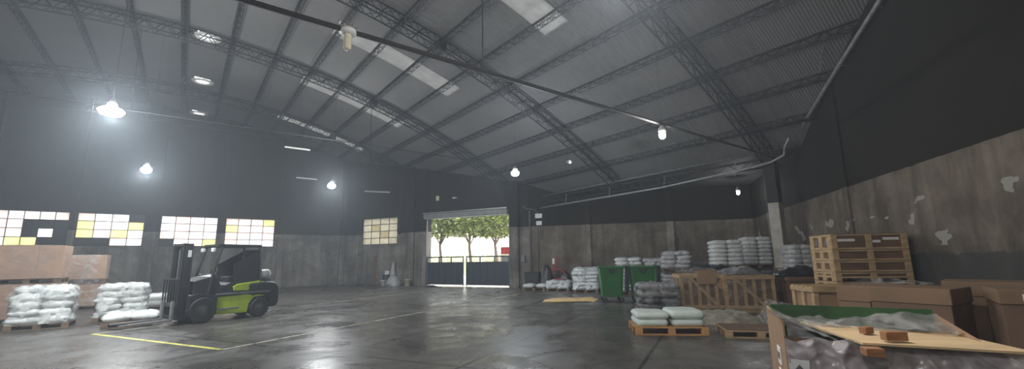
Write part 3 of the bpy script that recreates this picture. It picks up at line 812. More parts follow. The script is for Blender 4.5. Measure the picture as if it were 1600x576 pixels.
# ------------------------------------------------------------------ forklift (x forward)
def forklift(x, y, ang):
    t = thing('forklift', 'lime green and black forklift with a gas cylinder, facing left', 'forklift', (x, y, 0), ang)
    def wheel(px, py, r, w, nm):
        wt = MB().lathe([(r * .55, -w / 2), (r * .9, -w / 2), (r, -w * .35), (r, w * .35), (r * .9, w / 2), (r * .55, w / 2)], (px, py, r), (0, 1, 0), 28)
        for k in range(20):
            a = 2 * PI * k / 20; wt.box((px + math.cos(a) * r * .99, py, r + math.sin(a) * r * .99), (.03, w * .8, .03), mat=Matrix.Rotation(-a, 3, 'Y'))
        o = wt.build(nm, M['rub'], t, smooth=False)
        rm = MB().lathe([(.001, -w * .32), (r * .3, -w * .34), (r * .35, -w * .2), (r * .56, -w * .4), (r * .57, w * .4), (r * .35, w * .2), (r * .3, w * .34), (.001, w * .32)], (px, py, r), (0, 1, 0), 24)
        rm.build('rim', M['rim'], o, smooth=True)
    for s_ in (-1, 1):
        wheel(.78, s_ * .47, .345, .24, 'front_wheel'); wheel(-.76, s_ * .45, .28, .2, 'rear_wheel')
    # chassis: lime side frame between the wheels
    ch = MB().prism([(.45, .22), (.38, .18), (-.42, .16), (-.46, .42), (-.58, .58), (-.98, .62), (-1.1, .66), (-1.1, .70), (.42, .66), (.45, .5)], -.5, .5)
    ch.build('side_frame', M['lime'], t, bevel=.02)
    MB().prism([(1.12, .30), (1.12, .74), (.9, .8), (.42, .70), (.44, .24), (.5, .42), (.62, .6), (.78, .7), (.95, .66), (1.06, .5)][:], -.56, .56).build('front_fender', M['blk'], t, bevel=.02)
    MB().box((.12, 0, .70), (.66, 1.04, .05)).build('floor_plate', M['blk'], t)
    MB().box((.12, .57, .33), (.5, .1, .04)).build('step', M['gry'], t)
    # counterweight
    cw = MB().prism([(-.42, .66), (-.42, .98), (-.95, 1.02), (-1.22, .98), (-1.33, .82), (-1.34, .38), (-1.26, .26), (-1.06, .26), (-1.04, .5), (-.9, .62), (-.7, .64), (-.55, .62)], -.52, .52)
    cw.build('counterweight', M['blk'], t, bevel=.04)
    MB().box((-1.1, .0, 1.005), (.36, .9, .03)).build('counterweight_cap', M['gry'], t, bevel=.01)
    MB().box((-.3, 0, .735), (1.5, 1.055, .035)).build('grey_stripe', M['gry'], t)
    # engine hood with green panels
    MB().prism([(.18, .72), (.18, .98), (.06, 1.04), (-.75, 1.06), (-.8, .98), (-.8, .72)], -.42, .42).build('engine_hood', M['blk'], t, bevel=.02)
    for s_ in (-1, 1):
        MB().prism([(-.02, .80), (.02, .92), (-.1, .99), (-.72, 1.06), (-.86, 1.02), (-.8, .86), (-.62, .78)], s_ * .425 - .06 * (s_ < 0), s_ * .425 + .06 * (s_ > 0) + .0).build('hood_panel', M['lime'], t, bevel=.02)
    # seat
    st = MB().box((-.18, 0, 1.14), (.5, .48, .14)); st.build('seat_cushion', M['rub'], t, bevel=.04)
    MB().box((-.43, 0, 1.4), (.14, .46, .52), mat=Matrix.Rotation(-.15, 3, 'Y')).build('seat_back', M['rub'], t, bevel=.05)
    # dash and steering
    MB().prism([(.3, .72), (1.0, .72), (1.0, 1.12), (.62, 1.22), (.5, 1.3), (.42, 1.15), (.3, .9)], -.46, .46).build('dashboard', M['blk'], t, bevel=.02)
    MB().tube([(.34 + .04 * math.sin(a), .17 * math.cos(a), 1.32 + .17 * math.sin(a) * .6) for a in [2 * PI * k / 20 for k in range(21)]], .014, 6).build('steering_wheel', M['rub'], t, smooth=True)
    MB().cyl((.46, 0, 1.2), (.34, 0, 1.32), .02, 8).build('steering_column', M['blk'], t)
    # overhead guard
    for s_ in (-1, 1):
        MB().tube([(.66, s_ * .47, .75), (.58, s_ * .47, 1.3), (.40, s_ * .46, 2.05)], .035, 6).build('guard_post', M['blk'], t)
        MB().tube([(-.74, s_ * .46, 1.0), (-.72, s_ * .46, 1.6), (-.66, s_ * .45, 2.05)], .035, 6).build('guard_post', M['blk'], t)
    rf = MB()
    for s_ in (-1, 1): rf.box((-.13, s_ * .45, 2.08), (1.16, .07, .07))
    for x_ in [-.7 + i * .145 for i in range(9)]: rf.box((x_, 0, 2.09), (.045, .9, .05))
    rf.build('guard_roof', M['blk'], t, bevel=.01)
    MB().box((-.13, 0, 2.125), (1.18, .96, .012)).build('roof_sheet', M['blk'], t)
    MB().box((-.70, 0, 1.55), (.02, .84, .86)).build('rear_panel', M['rub'], t)
    MB().quadbox([(-.66, .455, 1.05), (.02, .455, 1.06), (.06, .455, 1.55), (-.64, .455, 1.95)], (0, .012, 0)).build('side_screen', M['rub'], t)
    MB().quadbox([(-.66, -.455, 1.05), (.02, -.455, 1.06), (.06, -.455, 1.55), (-.64, -.455, 1.95)], (0, -.012, 0)).build('side_screen', M['rub'], t)
    MB().box((.55, .3, 1.97), (.08, .14, .11)).build('headlight', M['white'], t, bevel=.02)
    MB().box((.55, -.3, 1.97), (.08, .14, .11)).build('headlight', M['white'], t, bevel=.02)
    # mast
    ms = MB()
    for s_ in (-1, 1):
        ms.box((1.17, s_ * .36, 1.13), (.14, .07, 2.0)); ms.box((1.24, s_ * .29, 1.15), (.10, .06, 1.98))
        ms.box((1.10, s_ * .36, 1.13), (.02, .12, 2.0))
    for z in (.25, 1.1, 2.08): ms.box((1.15, 0, z), (.08, .74, .1))
    ms.box((1.24, 0, 2.1), (.08, .6, .07)); ms.build('mast', M['blk'], t, bevel=.006)
    for s_ in (-1, 1): MB().cyl((1.12, s_ * .24, .2), (1.12, s_ * .24, 1.95), .035, 10).build('lift_cylinder', M['gry'], t, smooth=True)
    mc = MB()
    for s_ in (-.1, .1): mc.box((1.2, s_, 1.25), (.02, .03, 1.6))
    mc.build('chain', M['gry'], t)
    MB().box((1.16, .4, 1.86), (.08, .012, .18)).build('mast_label', M['paper'], t)
    MB().box((1.17, 0, 1.3), (.05, .34, 1.35)).build('mast_screen', M['rub'], t)
    cr = MB().box((1.34, 0, .52), (.06, .96, .1)).box((1.34, 0, .2), (.06, .96, .1)).box((1.33, -.3, .36), (.05, .08, .4)).box((1.33, .3, .36), (.05, .08, .4))
    cr.build('carriage', M['blk'], t)
    br = MB()
    for i in range(7): br.box((1.35, -.45 + .15 * i, .88), (.03, .03, .62))
    br.box((1.35, 0, 1.19), (.035, .95, .04)); br.build('load_backrest', M['blk'], t)
    for s_ in (-1, 1):
        fk = MB().prism([(1.37, .12), (1.37, .62), (1.42, .62), (1.42, .165), (2.05, .15), (2.45, .135), (2.45, .125), (2.05, .115), (1.4, .10)], s_ * .3 - .055, s_ * .3 + .055)
        fk.build('fork', M['gry'], t)
    # gas cylinder lying across the counterweight
    tk = MB().lathe([(.001, -.36), (.08, -.355), (.135, -.31), (.152, -.25), (.152, .25), (.135, .31), (.08, .355), (.001, .36)], (-1.0, 0, 1.24), (1, .45, 0), 24)
    o = tk.build('gas_cylinder', M['tank'], t, smooth=True)
    for s_ in (-.14, .14): MB().lathe([(.158, s_ - .02), (.158, s_ + .02)], (-1.0, 0, 1.24), (1, .45, 0), 24).build('strap', M['gry'], o)
    MB().cyl((-.66, .16, 1.24), (-.58, .2, 1.24), .05, 10).build('valve', M['gal'], o)
    MB().box((-1.02, 0, 1.05), (.34, .5, .06)).build('cylinder_cradle', M['blk'], t)
    MB().tube([(-.8, .3, 1.08), (-.8, .32, 1.35), (-.75, .33, 1.42)], .04, 8).build('exhaust_pipe', M['gry'], t)
    return t
forklift(-8.5, 13.0, math.atan2(-.85, -.52))

# ------------------------------------------------------------------ far right row against the back wall
wa = WC.ang
pallet((1.15, 22.7, 0), wa, 'low dark pallet under two single white sacks by the gate pillar')
sack((.85, 22.7, .14), wa, 'white sack by the gate pillar, left of two on a low pallet', 'two white sacks by the gate', L=.62, W=.8, H=.2)
sack((1.5, 22.6, .14), wa, 'white sack by the gate pillar, right of two on a low pallet', 'two white sacks by the gate', L=.62, W=.8, H=.2)
stack(2.3, 22.1, wa, 2, 'the low wrapped heap beside the red trolley', 'sack', L=1.15, W=.95, H=.19, short=2, amp=.05, jit=.06, wrap='filmw')
stack(3.5, 21.0, wa, 6, 'the wrapped rounded stack left of the green bins', 'sack', H=.175, L=1.2, W=1.0, amp=.05, short=2, jit=.06, wrap='filmw', wamp=.07)
stack(4.85, 21.2, wa, 5, 'the far stack half hidden behind the left green bin', 'sack', H=.18, amp=.03, wrap=None, per_row=1)
stack(5.15, 19.5, wa, 9, 'the tall stack rising behind the two green bins', 'sack', H=.17, amp=.035, wrap='filmh', jit=.04, per_row=1, L=1.1)
stack(6.15, 18.7, wa, 9, 'the narrow wrapped stack just right of the green bins', 'sackg', H=.165, amp=.035, wrap='filmh', jit=.05, L=.95, W=.9, per_row=1, lean=(-.012, 0))
# two tier sagging stack
stack(6.45, 17.1, wa - .1, 5, 'the lower tier of the sagging stack behind the brown crate', 'sackg', H=.17, amp=.04, wrap='filmh', jit=.05)
stack(6.4, 17.15, wa - .1, 4, 'the upper tier of the sagging stack behind the brown crate', 'sackg', z0=1.02, H=.17, amp=.045, wrap='filmh', jit=.06, L=1.05, short=1)
stack(7.5, 17.5, wa, 8, 'the dark wrapped stack left of the neat white stacks', 'sackd', H=.165, amp=.045, wrap='filmh', jit=.06, L=.95, per_row=1)
# neat stacks on a second tier
def neat(x, y, rot, what, z, layers, mat='sack', L=1.12, W=.95):
    stack(x, y, rot, 4, 'lower tier under ' + what, 'sackd', H=.26, wrap=None, amp=.02, L=L, W=W, per_row=1)
    stack(x, y, rot, layers, what, mat, z0=z, H=.155, wrap='film', amp=.012, jit=.012, L=L, W=W)
neat(7.66, 15.75, -.25, 'the neat white stack left of three near the column', 1.13, 6, L=1.0)
neat(9.3, 16.75, -.25, 'the neat white stack, middle of three near the column', 1.13, 7, L=.98)
stack(10.2, 17.55, -.27, 4, 'the lower tier behind the concrete column', 'sackd', H=.26, wrap=None, L=.72, W=.85, per_row=1)
stack(10.2, 17.55, -.27, 6, 'the neat white sack stack partly behind the column', 'sack', z0=1.13, H=.155, wrap='film', amp=.012, jit=.012, L=.74, W=.85)
stack(9.0, 13.75, -.28, 4, 'the lower tier between the column and the right wall', 'sackd', H=.24, wrap=None, L=.66, W=.9, per_row=1)
stack(8.95, 13.75, -.28, 5, 'the grey wrapped stack between the column and the tall crates', 'sackg', z0=1.06, H=.15, wrap='filmh', amp=.03, jit=.03, L=.66, W=.9)

# red trolley, bags, black box by the pillar
t = thing('black_tub', 'black plastic box standing by the wall right of the gate', 'box', (1.05, 23.75, 0), wa)
MB().box((0, 0, .42), (.75, .5, .84), taper=1.05).build('tub', M['blk'], t, bevel=.03)
MB().box((0, 0, .87), (.82, .57, .06)).build('rim', M['blk'], t, bevel=.01)
def heap(name, loc, rot, L, W, H, mat, label, cat, seed=0, amp=.08, nx=26, ny=20, pw=2.2, group=None, parent=None):
    "crumpled heap resting on its base"
    vs = []; fs = []
    for i in range(nx + 1):
        for j in range(ny + 1):
            x = -1 + 2 * i / nx; y = -1 + 2 * j / ny
            r = (abs(x) ** 3 + abs(y) ** 3) ** (1 / 3)
            e = max(0, 1 - r ** pw)
            p = Vector((x * L / 2, y * W / 2, 0))
            p.x += nz(p, 3, seed) * amp * 1.2; p.y += nz(p, 3, seed + 5) * amp * 1.2
            p.z = H * e ** .6 * (1 + .5 * nz(p, 1.8, seed + 2)) + abs(nz(p, 6, seed + 7)) * amp * e ** .3 + .006
            vs.append(p)
    for i in range(nx):
        for j in range(ny): a = i * (ny + 1) + j; fs.append((a, a + ny + 1, a + ny + 2, a + 1))
    k = len(vs)
    for i in range(nx + 1):                       # underside
        for j in range(ny + 1):
            p = vs[i * (ny + 1) + j]; vs.append(Vector((p.x, p.y, 0)))
    ed = [i * (ny + 1) for i in range(nx + 1)] + [nx * (ny + 1) + j for j in range(1, ny + 1)] + [i * (ny + 1) + ny for i in range(nx - 1, -1, -1)] + [j for j in range(ny - 1, 0, -1)]
    for a, b in zip(ed, ed[1:] + ed[:1]): fs.append((a, b, b + k, a + k))
    o = MB().add(vs, fs).build(name, M[mat], smooth=True, loc=loc, rot=rot, parent=parent)
    return tag(o, label, cat, group)
heap('rubbish_bag', (1.75, 23.2, 0), wa, .85, .7, 1.0, 'tarpd', 'bulging black rubbish bag beside the red trolley', 'bag', 3, .06, pw=3)
heap('rubbish_bag', (2.75, 23.1, 0), wa, .8, .6, .8, 'tarpd', 'low black rubbish bag right behind the red trolley', 'bag', 6, .06, pw=3)
t = thing('red_trolley', 'red tubular hand trolley standing against the back wall', 'trolley', (2.35, 23.0, 0), wa)
MB().tube([(-.3, 0, .1), (-.32, 0, 1.0), (-.25, 0, 1.6), (-.1, .05, 1.7), (0, .05, 1.6), (-.02, 0, 1.0)], .03, 8).build('handle', M['red'], t, smooth=True)
MB().tube([(-.02 + .42 * math.cos(a), 0, .62 + .42 * math.sin(a)) for a in [PI * k / 14 for k in range(0, 15)]] + [(-.44, 0, .1)], .035, 8).build('hoop', M['red'], t, smooth=True)
for s_ in (-.32, .32): MB().lathe([(.05, -.03), (.15, -.03), (.15, .03), (.05, .03)], (s_, -.1, .15), (0, 1, 0), 16).build('wheel', M['rub'], t)
MB().box((0, -.1, .35), (.5, .06, .4)).build('plate', M['red'], t, bevel=.02)
MB().box((-.22, -.02, 1.45), (.12, .1, .3)).build('grip', M['white'], t, bevel=.02)

# items left of the gate
def gw(a, o, z=0): p = WB.pt(a, o, z); return (p.x, p.y, p.z)
heap('bulk_bag', gw(5.15, .55), WB.ang, 1.0, .7, .62, 'sackg', 'slumped grey-white bulk bag against the wall left of the gate', 'bag', 4, .08, pw=3)
heap('bulk_bag', gw(5.0, .32), WB.ang, .45, .3, 1.55, 'sackg', 'upright twisted neck of white sacking leaning on the wall', 'sacking', 8, .05, pw=1.2)
def bucket(loc, r, h, mat, label, rot=0):
    t = thing('bucket', label, 'bucket', loc, rot)
    MB().lathe([(.001, .005), (r * .8, .005), (r, h), (r * 1.06, h), (r * 1.06, h - .03), (r * .97, h - .03), (r * .78, .02), (.001, .02)], n=20).build('pail', mat, t, smooth=True)
    MB().tube([(r * math.cos(a), .0 + r * .5, h - r * .7 * math.sin(a)) for a in [PI * k / 10 for k in range(11)]], .008, 5).build('handle', M['steel'], t)
bucket(gw(4.55, .75), .17, .36, M['white'], 'white bucket in front of the black drum by the wall')
bucket(gw(6.45, .6), .19, .42, M['cream'], 'pale bucket with a stick beside the leaning pole')
t = thing('drum', 'black drum with a pale box on it left of the gate', 'drum', gw(4.45, .35))
MB().lathe([(.001, 0), (.26, 0), (.27, .04), (.26, .3), (.275, .32), (.26, .34), (.26, .68), (.24, .7), (.001, .7)], n=24).build('shell', M['blk'], t, smooth=True)
tag(MB().box((0, 0, .12), (.28, .2, .24)).build('small_box', M['white'], loc=gw(4.5, .35, .7), rot=.3, bevel=.01), 'small pale box on top of the black drum', 'box')
tag(MB().tube([gw(6.5, .55, .06), gw(6.42, .4, 1.3)], .014, 6).build('stick', M['gal']), 'thin pale stick standing in the pale bucket', 'stick')
heap('debris', gw(2.2, .6), WB.ang, .5, .25, .08, 'tarpd', 'small dark rag lying at the foot of the wall', 'rag', 11, .03)
heap('debris', gw(8.6, .9), WB.ang, .8, .4, .10, 'tarpd', 'dark rag on the threshold under the left gate leaf', 'rag', 12, .04)

# cardboard sheet on floor
t = thing('cardboard_sheet', 'flattened golden cardboard sheet lying alone on the floor', 'cardboard', (2.12, 16.9, 0), .05)
m_ = MB(); 
q = [(-.95, -.35), (-.35, .45), (.45, .5), (.95, .1), (.55, -.55), (-.45, -.5)]
def sheet(pts, th=.012):
    k = len(pts); mb = MB(); mb.add([(x, y, z) for x, y, z in pts] + [(x, y, z + th) for x, y, z in pts], [tuple(range(k - 1, -1, -1)), tuple(range(k, 2 * k))] + [(i, (i + 1) % k, k + (i + 1) % k, k + i) for i in range(k)]); return mb
sheet([(-.6, -.62, .02), (.55, -.62, .02), (.42, .55, .05), (-.4, .6, .05)]).build('main_panel', M['cardg'], t)
sheet([(-.6, -.62, .02), (-.4, .6, .05), (-.9, .35, .02), (-1.05, -.3, .0)]).build('left_flap', M['cardg'], t)
sheet([(.55, -.62, .02), (.78, -.72, .0), (1.12, -.05, .02), (.95, .3, .09), (.42, .55, .05)]).build('right_flap', M['cardg'], t)

# green bins
def green_bin(x, y, rot, label):
    t = thing('waste_bin', label, 'waste bin', (x, y, 0), rot, 'green wheeled waste bins')
    # tub hollow
    W0, D0, W1, D1, z0, z1 = .70, .80, .86, 1.0, .2, 1.26
    def rg(w, d, z): return [(-w / 2, -d / 2, z), (w / 2, -d / 2, z), (w / 2, d / 2, z), (-w / 2, d / 2, z)]
    vs = rg(W0, D0, z0) + rg(W1, D1, z1) + rg(W1 - .05, D1 - .05, z1) + rg(W0 - .05, D0 - .05, z0 + .05)
    fs = [(3, 2, 1, 0)]
    for a in (0, 4, 8):
        for k in range(4): fs.append((a + k, a + (k + 1) % 4, a + 4 + (k + 1) % 4, a + 4 + k))
    fs.append((12, 13, 14, 15))
    MB().add(vs, fs).build('tub', M['bin'], t, bevel=.02)
    rb = MB()
    for sx in (-1, 1): rb.box((sx * W1 / 2, 0, z1 - .01), (.06, D1 + .06, .06))
    for sy in (-1, 1): rb.box((0, sy * D1 / 2, z1 - .01), (W1 + .06, .06, .06))
    rb.build('rim', M['bin'], t, bevel=.012)
    MB().prism([(-.17, 1.2), (.17, 1.2), (.06, 1.04), (-.06, 1.04)], -D1 / 2 - .035, -D1 / 2 + .03).build('lift_pocket', M['bind'], t)
    rbb = MB()
    for x_ in (-.3, .3): rbb.box((x_, -.46, .7), (.02, .03, .85), mat=Matrix.Rotation(.11, 3, 'X'))
    rbb.build('rib', M['bin'], t)
    # open lid hanging down on the right
    MB().box((W1 / 2 + .16, .05, .82), (.05, D1 * .98, .92), mat=Matrix.Rotation(.06, 3, 'Y')).build('lid', M['bind'], t, bevel=.02)
    MB().cyl((W1 / 2 + .07, -D1 / 2 + .1, 1.27), (W1 / 2 + .07, D1 / 2 - .1, 1.27), .02, 8).build('hinge', M['bind'], t)
    MB().box((W1 / 2 + .11, 0, 1.27), (.12, .9, .03)).build('lid_hinge_flap', M['bind'], t)
    for sx in (-1, 1):
        for sy in (-1, 1):
            o = MB().lathe([(.03, -.022), (.085, -.022), (.09, 0), (.085, .022), (.03, .022)], (sx * .3 + .03, sy * .33, .09), (0, 1, 0), 18).build('wheel', M['rub'], t)
            MB().box((sx * .3, sy * .33, .17), (.1, .1, .04)).box((sx * .3 + .015, sy * .33 - .035, .12), (.03, .008, .1)).box((sx * .3 + .015, sy * .33 + .035, .12), (.03, .008, .1)).build('fork', M['gry'], o)
    return t
b0 = green_bin(3.62, 16.35, -.12, 'green wheeled waste bin with open lid, the left one')
dup(b0, (4.72, 16.2, 0), -.16, 'green wheeled waste bin with open lid, right one behind the dark sack stack')

# dark wrapped sack stack
stack(4.2, 12.95, -.1, 2, 'the lower black half of the shiny wrapped stack before the bins', 'sackk', H=.175, L=1.15, W=1.0, amp=.045, wrap='film', palH=.14)
stack(4.2, 12.95, -.1, 2, 'the upper grey half of the shiny wrapped stack before the bins', 'sackd', z0=.475, pal=None, H=.2, L=1.12, W=.98, amp=.05, wrap='filmh')
# white slabs on an orange pallet
pallet((3.33, 9.8, 0), -.12, 'orange wooden pallet under the mint white slabs', mat='woodo', L=1.46, W=1.05, H=.16)
for i, (dx, w, z, H_, lab) in enumerate([(-.36, .70, .16, .15, 'mint white bag, bottom left on the orange pallet'), (.36, .70, .16, .15, 'mint white bag, bottom right on the orange pallet'),
                                         (-.35, .72, .31, .13, 'mint white bag, upper left on the orange pallet'), (.36, .74, .31, .17, 'mint white bag, thicker upper right on the orange pallet')]):
    c, s_ = math.cos(-.12), math.sin(-.12)
    sack((3.33 + dx * c, 9.8 + dx * s_, z), -.12, lab, 'mint white bags on the orange pallet', L=w, W=1.0, H=H_, mat='sackm', amp=.008, var=1)

# wooden crates
def slat_crate(x, y, rot, d, label, mat='wood', panel='woodbr', n=5, diag=True, z0=0, name='wooden_crate', z_legs=.1, group=None):
    t = thing(name, label, 'crate', (x, y, z0), rot, group); L, W, H = d
    MB().box((0, 0, z_legs + (H - z_legs) / 2), (L - .08, W - .08, H - z_legs - .02)).build('inner_panel', M[panel], t)
    for sy in (-1, 1):
        m_ = MB()
        for i in range(n):
            x_ = -L / 2 + .05 + (L - .1) * i / (n - 1); m_.box((x_, sy * (W / 2 - .02), z_legs + (H - z_legs) / 2), (.09, .025, H - z_legs))
        for z in (z_legs + .05, H - .05): m_.box((0, sy * (W / 2), z), (L, .025, .09))
        if diag:
            a = math.atan2(H - z_legs - .15, L * .55); m_.box((0, sy * (W / 2 + .005), z_legs + (H - z_legs) / 2), (math.hypot(L * .6, H - z_legs - .15), .02, .08), mat=Matrix.Rotation(a, 3, 'Y'))
        m_.build('side_slats', M[mat], t)
    for sx in (-1, 1):
        m_ = MB()
        for i in range(3):
            y_ = -W / 2 + .06 + (W - .12) * i / 2; m_.box((sx * (L / 2 - .02), y_, z_legs + (H - z_legs) / 2), (.025, .09, H - z_legs))
        for z in (z_legs + .05, H - .05): m_.box((sx * (L / 2), 0, z), (.025, W, .09))
        m_.build('end_slats', M[mat], t)
    m_ = MB()
    for i in range(5): m_.box((0, -W / 2 + .08 + (W - .16) * i / 4, H + .005), (L, .1, .02))
    m_.build('lid_boards', M[mat], t)
    for y_ in (-W / 2 + .07, 0, W / 2 - .07): MB().box((0, y_, z_legs / 2), (L, .09, z_legs)).build('skid', M[mat], t)
    return t
slat_crate(5.65, 13.45, -.15, (1.3, 1.0, 1.06), 'brown wrapped slatted crate right of the shiny dark stack', 'wood', 'cardd', n=6, diag=True)
shell('stretch_wrap', (5.65, 13.45, 0), -.15, 1.36, 1.06, 1.0, .1, 'filmbr', 'torn brownish film around the brown slatted crate', seed=7, amp=.05)
MBc = MB().box((.1, -.55, 1.0), (.5, .02, .42)).box((.55, -.54, .78), (.3, .02, .3), mat=Matrix.Rotation(.5, 3, 'Y'))
tag(MBc.build('torn_cardboard', M['card'], loc=(5.65, 13.45, 0), rot=-.15), 'torn cardboard sheet fixed on the front of the brown crate', 'cardboard')
slat_crate(6.82, 13.15, -.1, (1.4, 1.0, 1.02), 'pale slatted crate with a diagonal brace, behind the plastic heap', 'wood', 'cardd', n=6)
shell('stretch_wrap', (6.82, 13.15, 0), -.1, 1.46, 1.06, .97, .1, 'filmbr', 'clear film around the pale crate with the diagonal brace', seed=8, amp=.035)
# dark heaps on and behind the crates
heap('plastic_sheet', (6.8, 13.25, 1.055), 0, 1.1, .8, .2, 'tarpg', 'crumpled grey plastic lying on top of the pale braced crate', 'plastic sheet', 21, .07)
heap('plastic_sheet', (5.7, 13.6, 1.13), 0, 1.2, .8, .10, 'film', 'scrap of clear film lying on top of the brown crate', 'plastic sheet', 22, .06)
slat_crate(7.0, 15.2, -.2, (1.2, 1.0, 1.1), 'dark crate hidden behind the two front crates', 'wooddk', 'cardd', diag=False)
heap('plastic_sheet', (7.0, 15.2, 1.13), 0, 1.2, .9, .16, 'tarpd', 'black plastic sheet on the hidden rear crate', 'plastic sheet', 23, .07)
slat_crate(8.35, 12.7, -.3, (1.1, 1.2, .98), 'dark reddish-brown crate right of the braced crate', 'woodbr', 'cardd', n=4, diag=False)
heap('plastic_sheet', (8.3, 12.9, 1.01), -.3, 1.2, 1.1, .22, 'tarpd', 'dark sheet heaped on the reddish-brown crate', 'plastic sheet', 24, .09)
slat_crate(7.35, 10.75, -.25, (.62, .7, .72), 'small orange-brown crate left of the pale framed crate', 'woodbr', 'woodo', n=3, diag=False)
# plastic heap and low pallet
heap('plastic_sheet', (5.05, 10.9, 0), -.2, 1.7, 1.1, .26, 'tarp', 'crumpled beige plastic heap on the floor before the crates', 'plastic sheet', 31, .10)
heap('plastic_sheet', (6.2, 10.3, 0), -.2, 1.0, .9, .5, 'filmh', 'crumpled clear plastic heap behind the foreground carton', 'plastic sheet', 32, .10)
pallet((4.95, 9.25, 0), -.25, 'low pale pallet under the flat cardboard, right of the mint bags', mat='wood', L=1.3, W=1.0, H=.14)
sheet([(-.6, -.45, 0), (.62, -.48, 0), (.6, .45, .0), (-.62, .42, .0)]).build('cardboard_sheet', M['cardd'], loc=(4.95, 9.25, .142), rot=-.25)
tag(bpy.data.objects['cardboard_sheet.001'], 'brown cardboard sheet lying flat on the low pallet', 'cardboard')

# tall stack of flat wooden crates by the right wall
ang_c = math.atan2(-.19, .98)
z = .02
def flat_crate(z, H, label, labels=True, feet=0):
    fx_, fy_ = 7.62, 9.65
    t = thing('flat_crate', label, 'crate', (fx_, fy_, z), ang_c, 'flat wooden crates stacked by the right wall'); L, W = 1.42, .95
    MB().box((0, 0, feet + (H - feet) / 2), (L - .05, W - .05, H - feet - .01)).build('panel', M['woodbr'], t)
    for sy in (-1, 1):
        m_ = MB()
        for x_ in (-L / 2 + .055, 0, L / 2 - .055): m_.box((x_, sy * (W / 2 - .008), H / 2), (.11, .03, H - .006))
        for z_ in (feet + .02, H - .02): m_.box((0, sy * (W / 2 - .012), z_), (L, .024, .035))
        m_.build('side_battens', M['wood'], t)
    for sx in (-1, 1):
        m_ = MB()
        for y_ in (-W / 2 + .1, 0, W / 2 - .1): m_.box((sx * (L / 2 - .008), y_, H / 2), (.03, .16, H - .006))
        for z_ in (feet + .025, H - .025): m_.box((sx * (L / 2 - .01), 0, z_), (.03, W, .05))
        m_.build('end_battens', M['wood'], t)
    MB().box((0, 0, H - .004), (L + .01, W + .01, .012)).build('lid', M['wooddk'], t)
    if labels:
        for (x_, w_, z_) in ((-.42, .34, .6), (.14, .17, .5), (.42, .30, .66)):
            MB().box((x_, -W / 2 + .022, H * z_), (w_, .004, .055)).build('label', M['paper'], t)
        for y_ in (-.22, .2): MB().box((-L / 2 + .012, y_, H * .5), (.006, .12, .14)).build('mark', M['print_'], t)
    return t
hs = [(.34, 'bottom hidden flat crate'), (.34, 'second flat crate from the bottom'), (.33, 'third flat crate from the bottom'), (.20, 'fourth flat crate up, with open feet,'),
      (.235, 'third flat crate from the top'), (.235, 'second flat crate from the top'), (.33, 'topmost flat crate with white labels')]
for i, (h, l) in enumerate(hs):
    flat_crate(z, h - .004, l + ' in the tall stack by the right wall', i == 6, .07 if i == 3 else 0); z += h
# pale framed crate
slat_crate(6.2, 8.75, -.1, (.95, .8, .99), 'pale framed crate with a white label left of the open cardboard box', 'wood', 'card', n=3, diag=False)
t = tag(MB().box((0, 0, 0), (.22, .004, .2)).build('paper_label', M['paper'], loc=(6.24, 8.32, .78), rot=-.1), 'white paper label on the front of the pale framed crate', 'label')
MB().box((0, -.003, .04), (.16, .002, .03)).box((0, -.003, -.03), (.14, .002, .02)).build('print', M['print_'], t)

# big cardboard boxes
def big_box(loc, rot, d, label, mat='card', band_h=.2, lab=None, z_open=False):
    t = thing('cardboard_box', label, 'cardboard box', loc, rot, 'big cardboard boxes at the right'); L, W, H = d
    MB().box((0, 0, (H - .01) / 2), (L, W, H - .01)).build('box_body', M[mat], t, bevel=.01)
    MB().box((0, 0, H - band_h / 2), (L + .03, W + .03, band_h)).build('lid', M['cardm'], t, bevel=.01)
    if lab:
        o = MB().box((lab[0], -W / 2 - .018, H - band_h / 2), (lab[1], .004, .075)).build('label', M['paper'], t)
        pr = MB()
        for i in range(5): pr.box((lab[0] - lab[1] / 2 + .03 + i * lab[1] / 5.5, -W / 2 - .021, H - band_h / 2), (lab[1] / 9, .002, .045))
        pr.build('print', M['print_'], o)
    return t
ab = math.atan2(-1.13, .68) ; 
# long axis from (4.86,6.43) to (5.54,5.30)
def along(t_, off): 
    d_ = Vector((.515, -.857)); n_ = Vector((.857, .515)); p = Vector((4.86, 6.43)) + d_ * t_ + n_ * off; return (p.x, p.y, 0)
big_box(along(.05, .42), ab, (.38, .8, 1.15), 'narrow cardboard box behind the foreground carton, leftmost of the row', 'cardm', .22)
big_box(along(.66, .42), ab, (.82, .8, 1.15), 'wide cardboard box with a deep lid, in the middle of the row', 'cardd', .2)
big_box((6.15, 5.2, 0), ab + .35, (.75, .8, 1.17), 'cardboard box with a white label near the right edge', 'cardd', .16, (-.1, .2))
big_box((6.78, 6.3, 0), ab + .2, (.9, .8, 1.2), 'tall cardboard box farther back near the right wall', 'cardm', .2)
heap('plastic_sheet', (5.75, 6.7, 1.155), ab, .9, .4, .06, 'film', 'sheet of clear plastic on the cardboard box row', 'plastic sheet', 41, .04)
t = thing('sack_bale', 'grey plastic bale with dark red band and white labels at the right edge', 'bale', (5.55, 4.0, 0), ab)
MB().box((0, 0, .5), (.8, .8, 1.0)).build('bale_body', M['sackd'], t, bevel=.08)
MB().box((0, -.015, .9), (.815, .8, .14)).build('red_band', M['red'], t, bevel=.02)
for x_ in (-.22, .05): MB().box((x_, -.41, .72), (.17, .006, .13)).build('label', M['paper'], t)

